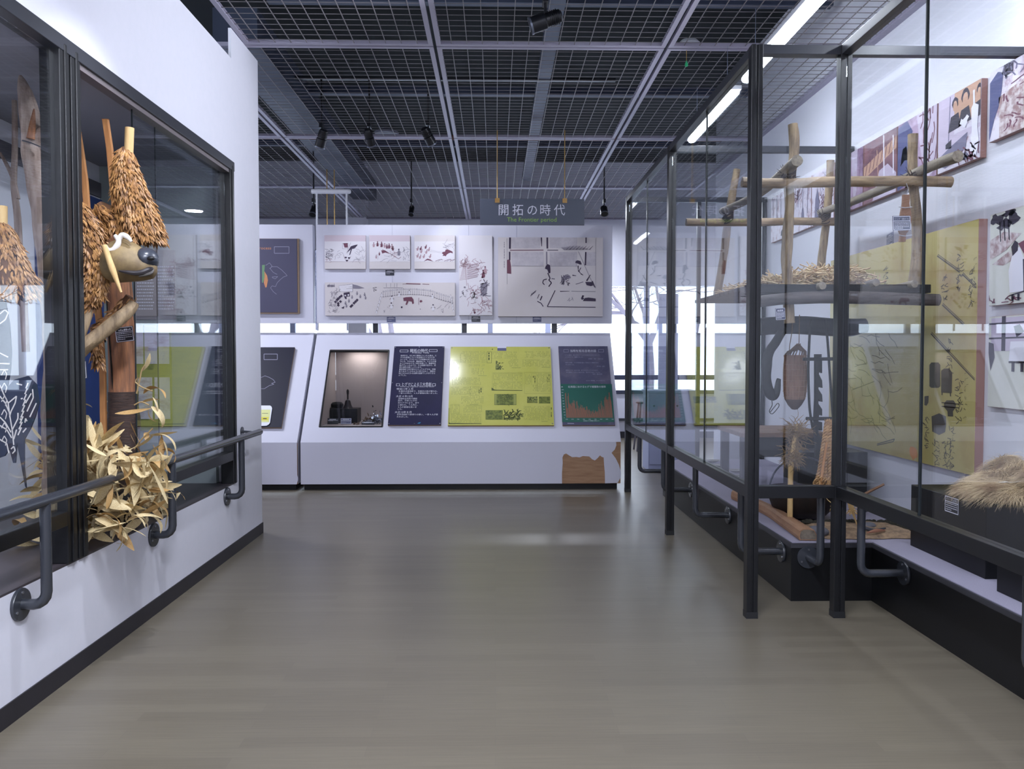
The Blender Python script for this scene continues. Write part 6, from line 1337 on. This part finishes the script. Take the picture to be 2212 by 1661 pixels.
for pts in (((0, 80), (30, 95)), ((0, 150), (50, 140), (40, 100), (0, 110)), ((0, 260), (35, 230), (60, 250), (40, 300), (0, 330)), ((0, 540), (60, 570)), ((0, 615), (70, 618)), ((0, 660), (60, 660)), ((0, 770), (30, 840), (60, 900), (70, 980), (90, 1100), (100, 1200)), ((0, 850), (40, 900), (65, 960)), ((60, 900), (120, 850), (110, 900), (80, 960), (70, 1000)), ((0, 1060), (50, 1090), (85, 1150)), ((0, 1160), (50, 1190), (65, 1260)), ((0, 1000), (40, 1040), (80, 1110)), ((85, 1100), (130, 1010), (130, 970)), ((80, 1230), (100, 1210), (110, 1240), (90, 1262)), ((100, 1160), (120, 1090)), ((185, 900), (225, 830)), ((195, 960), (240, 860), (235, 800)), ((215, 1000), (262, 900)), ((165, 1110), (190, 1080)), ((120, 760), (160, 770)), ((150, 870), (165, 865)), ((145, 1020), (150, 1010)), ((180, 1040), (185, 1010), (195, 1030))):
    A.line(pts, 9, 0)
for k in range(9): A.line([(190 + k * 7 - 60, 1130 - k * 42), (215 + k * 6 - 60, 1075 - k * 40)], 9, 0)
for k in range(6): A.line([(12, 700 + k * 95), (32, 660 + k * 95), (50, 690 + k * 95), (40, 730 + k * 95)], 7, 0)
A.clip = None; A.build('embroidery', tx_)
# end wall of the showcase: added panels standing in for reflections in the glass
GP = mat('mirrored_text_grey_brown', (134, 126, 128), .5)
q0, q1 = at(290, 540, Y=5.82), at(380, 690, Y=5.82)
t = thing('text_panel', ((q0.x + q1.x) / 2, 5.825, q1.z), 'grey brown panel standing in for a text panel mirrored in the double glass', 'panel')
box('face_sheet', GP, t, q0.x, q1.x, 5.812, 5.828, q1.z, q0.z)
A = Art(zoomP(0, 0, 1, Y=5.812), (0, -1, 0), [INK])
for c_ in range(2):
    for k in range(14):
        a = 296 + c_ * 44; r2 = random.Random(k + c_ * 50); u = a
        while u < a + 34: L = r2.uniform(2, 5); A.rect(u, 575 + k * 7, u + L, 577.4 + k * 7); u += L + 1.2
A.build('lettering', t)
OLV = mat('olive_panel', (132, 138, 74), .6)
q0, q1 = at(287, 700, Y=5.82), at(372, 930, Y=5.82)
t = thing('mirrored_photo_panel', ((q0.x + q1.x) / 2, 5.825, q1.z), 'olive panel standing in for pictures mirrored in the showcase glass, under the grey panel', 'panel')  # reflected pictures built as a panel behind the glass
box('face_sheet', OLV, t, q0.x, q1.x, 5.812, 5.828, q1.z, q0.z)
for (a_, b_, c_, d_) in ((290, 702, 310, 786), (312, 702, 366, 786), (292, 815, 330, 905), (334, 815, 368, 905)):
    p, q = at(a_, b_, Y=5.81), at(c_, d_, Y=5.81); box('photograph', SNOW, t, p.x, q.x, 5.806, 5.811, q.z, p.z)

# ================================================================== FAR END: stool, counter box
st = thing('wooden_stool', (2.55, 12.3, 0), 'plain wooden stool by the far windows seen under the glass case end', 'stool')
ps = at(1395, 867, Y=12.2); zs_ = ps.z; SW = mat('grey_stool_wood', (96, 92, 104), .6)
MB().lathe((ps.x, 12.2, zs_ - .03), [(.13, 0), (.15, .008), (.15, .024), (.14, .03)], 24).build('seat', SW, st, smooth=True)
for sx in (-1, 1):
    for sy in (-1, 1): MB().tube([(ps.x + sx * .09, 12.2 + sy * .09, zs_ - .03), (ps.x + sx * .15, 12.2 + sy * .15, 0)], .014, 8).build('leg', SW, st, smooth=True)
b = MB(); z_ = zs_ * .35
b.tube([(ps.x - .12, 12.08, z_), (ps.x + .12, 12.08, z_)], .009, 8); b.tube([(ps.x - .12, 12.32, z_), (ps.x + .12, 12.32, z_)], .009, 8); b.build('stretcher', SW, st)
st['_o'] = (2.55, 12.3, 0)
tb = thing('low_cabinet', (2.15, 10.1, 0), 'low pale lavender cabinet beyond the console end, under the glass case rail', 'cabinet')
PB = mat('pale_blue_paint', (186, 192, 226), .6)
box('cabinet_body', PB, tb, 1.87, 2.45, 10.0, 10.4, 0, .96, bevel=.004)
box('top_panel', PB, tb, 1.85, 2.47, 9.98, 10.4, .96, .985, bevel=.002)
for xa in (1.88, 2.165):
    d_ = box('door', PB, tb, xa, xa + .28, 9.985, 9.999, .08, .94, bevel=.002); MB().lathe((xa + .05, 9.985, .8), [(.008, 0), (.012, .010), (.006, .014)], 10, (0, -1, 0)).build('knob', DGR, d_)
sc_ = thing('pale_screen', (2.85, 13.4, 0), 'pale blue upright screen standing before the far windows, seen through the glass case', 'screen')
box('screen_board', PB, sc_, 2.66, 2.98, 13.40, 13.43, .10, 2.42, bevel=.003)
for xa in (2.70, 2.90): box('foot', DGR, sc_, xa, xa + .04, 13.2, 13.62, 0, .10)

# ================================================================== OUTSIDE: snow and bare trees
struct('', MB().box(-40, 40, EW + .4, 90, -.9, -.6).build('ground_outside', mat('snow_ground', (225, 230, 240), .9)))
BK = mat('bare_tree_bark', (120, 112, 122), .9)
def tree(x, y, h, seed, label):
    r = random.Random(seed); b = MB(); tn = MB()
    def grow(p, d, L, rad, dep):
        pts = [p]; q = p
        for _ in range(3): d = (d + Vector([r.gauss(0, .12) for _ in range(3)])).normalized(); q = q + d * L / 3; pts.append(q)
        (tn if dep == 5 else b).tube(pts, [rad, rad * .85, rad * .75, rad * .6], 5 if dep < 4 else 8, cap=False)
        if dep == 0: return
        for _ in range(3 if dep > 1 else 4):
            nd = (d + Vector((r.gauss(0, .6), r.gauss(0, .6), r.gauss(.12, .4)))).normalized(); grow(pts[r.choice((2, 3))], nd, L * r.uniform(.6, .85), rad * .55, dep - 1)
    t = thing('bare_tree', (x, y, -.6), label, 'tree'); grow(Vector((x, y, -.6)), Vector((0, 0, 1)), h * .32, h * .022, 5)
    tn.build('trunk', BK, t, smooth=True); b.build('branches', BK, t, smooth=True)
tree(4.2, 23, 7.5, 1, 'bare winter tree outside the far window, straight past the case end')
tree(8.5, 21, 8, 2, 'bare winter tree outside beyond the glass case')
tree(13.0, 25, 9, 3, 'bare winter tree outside, standing farthest from the console')
tree(-3.5, 26, 8, 4, 'bare winter tree outside behind the console gap')
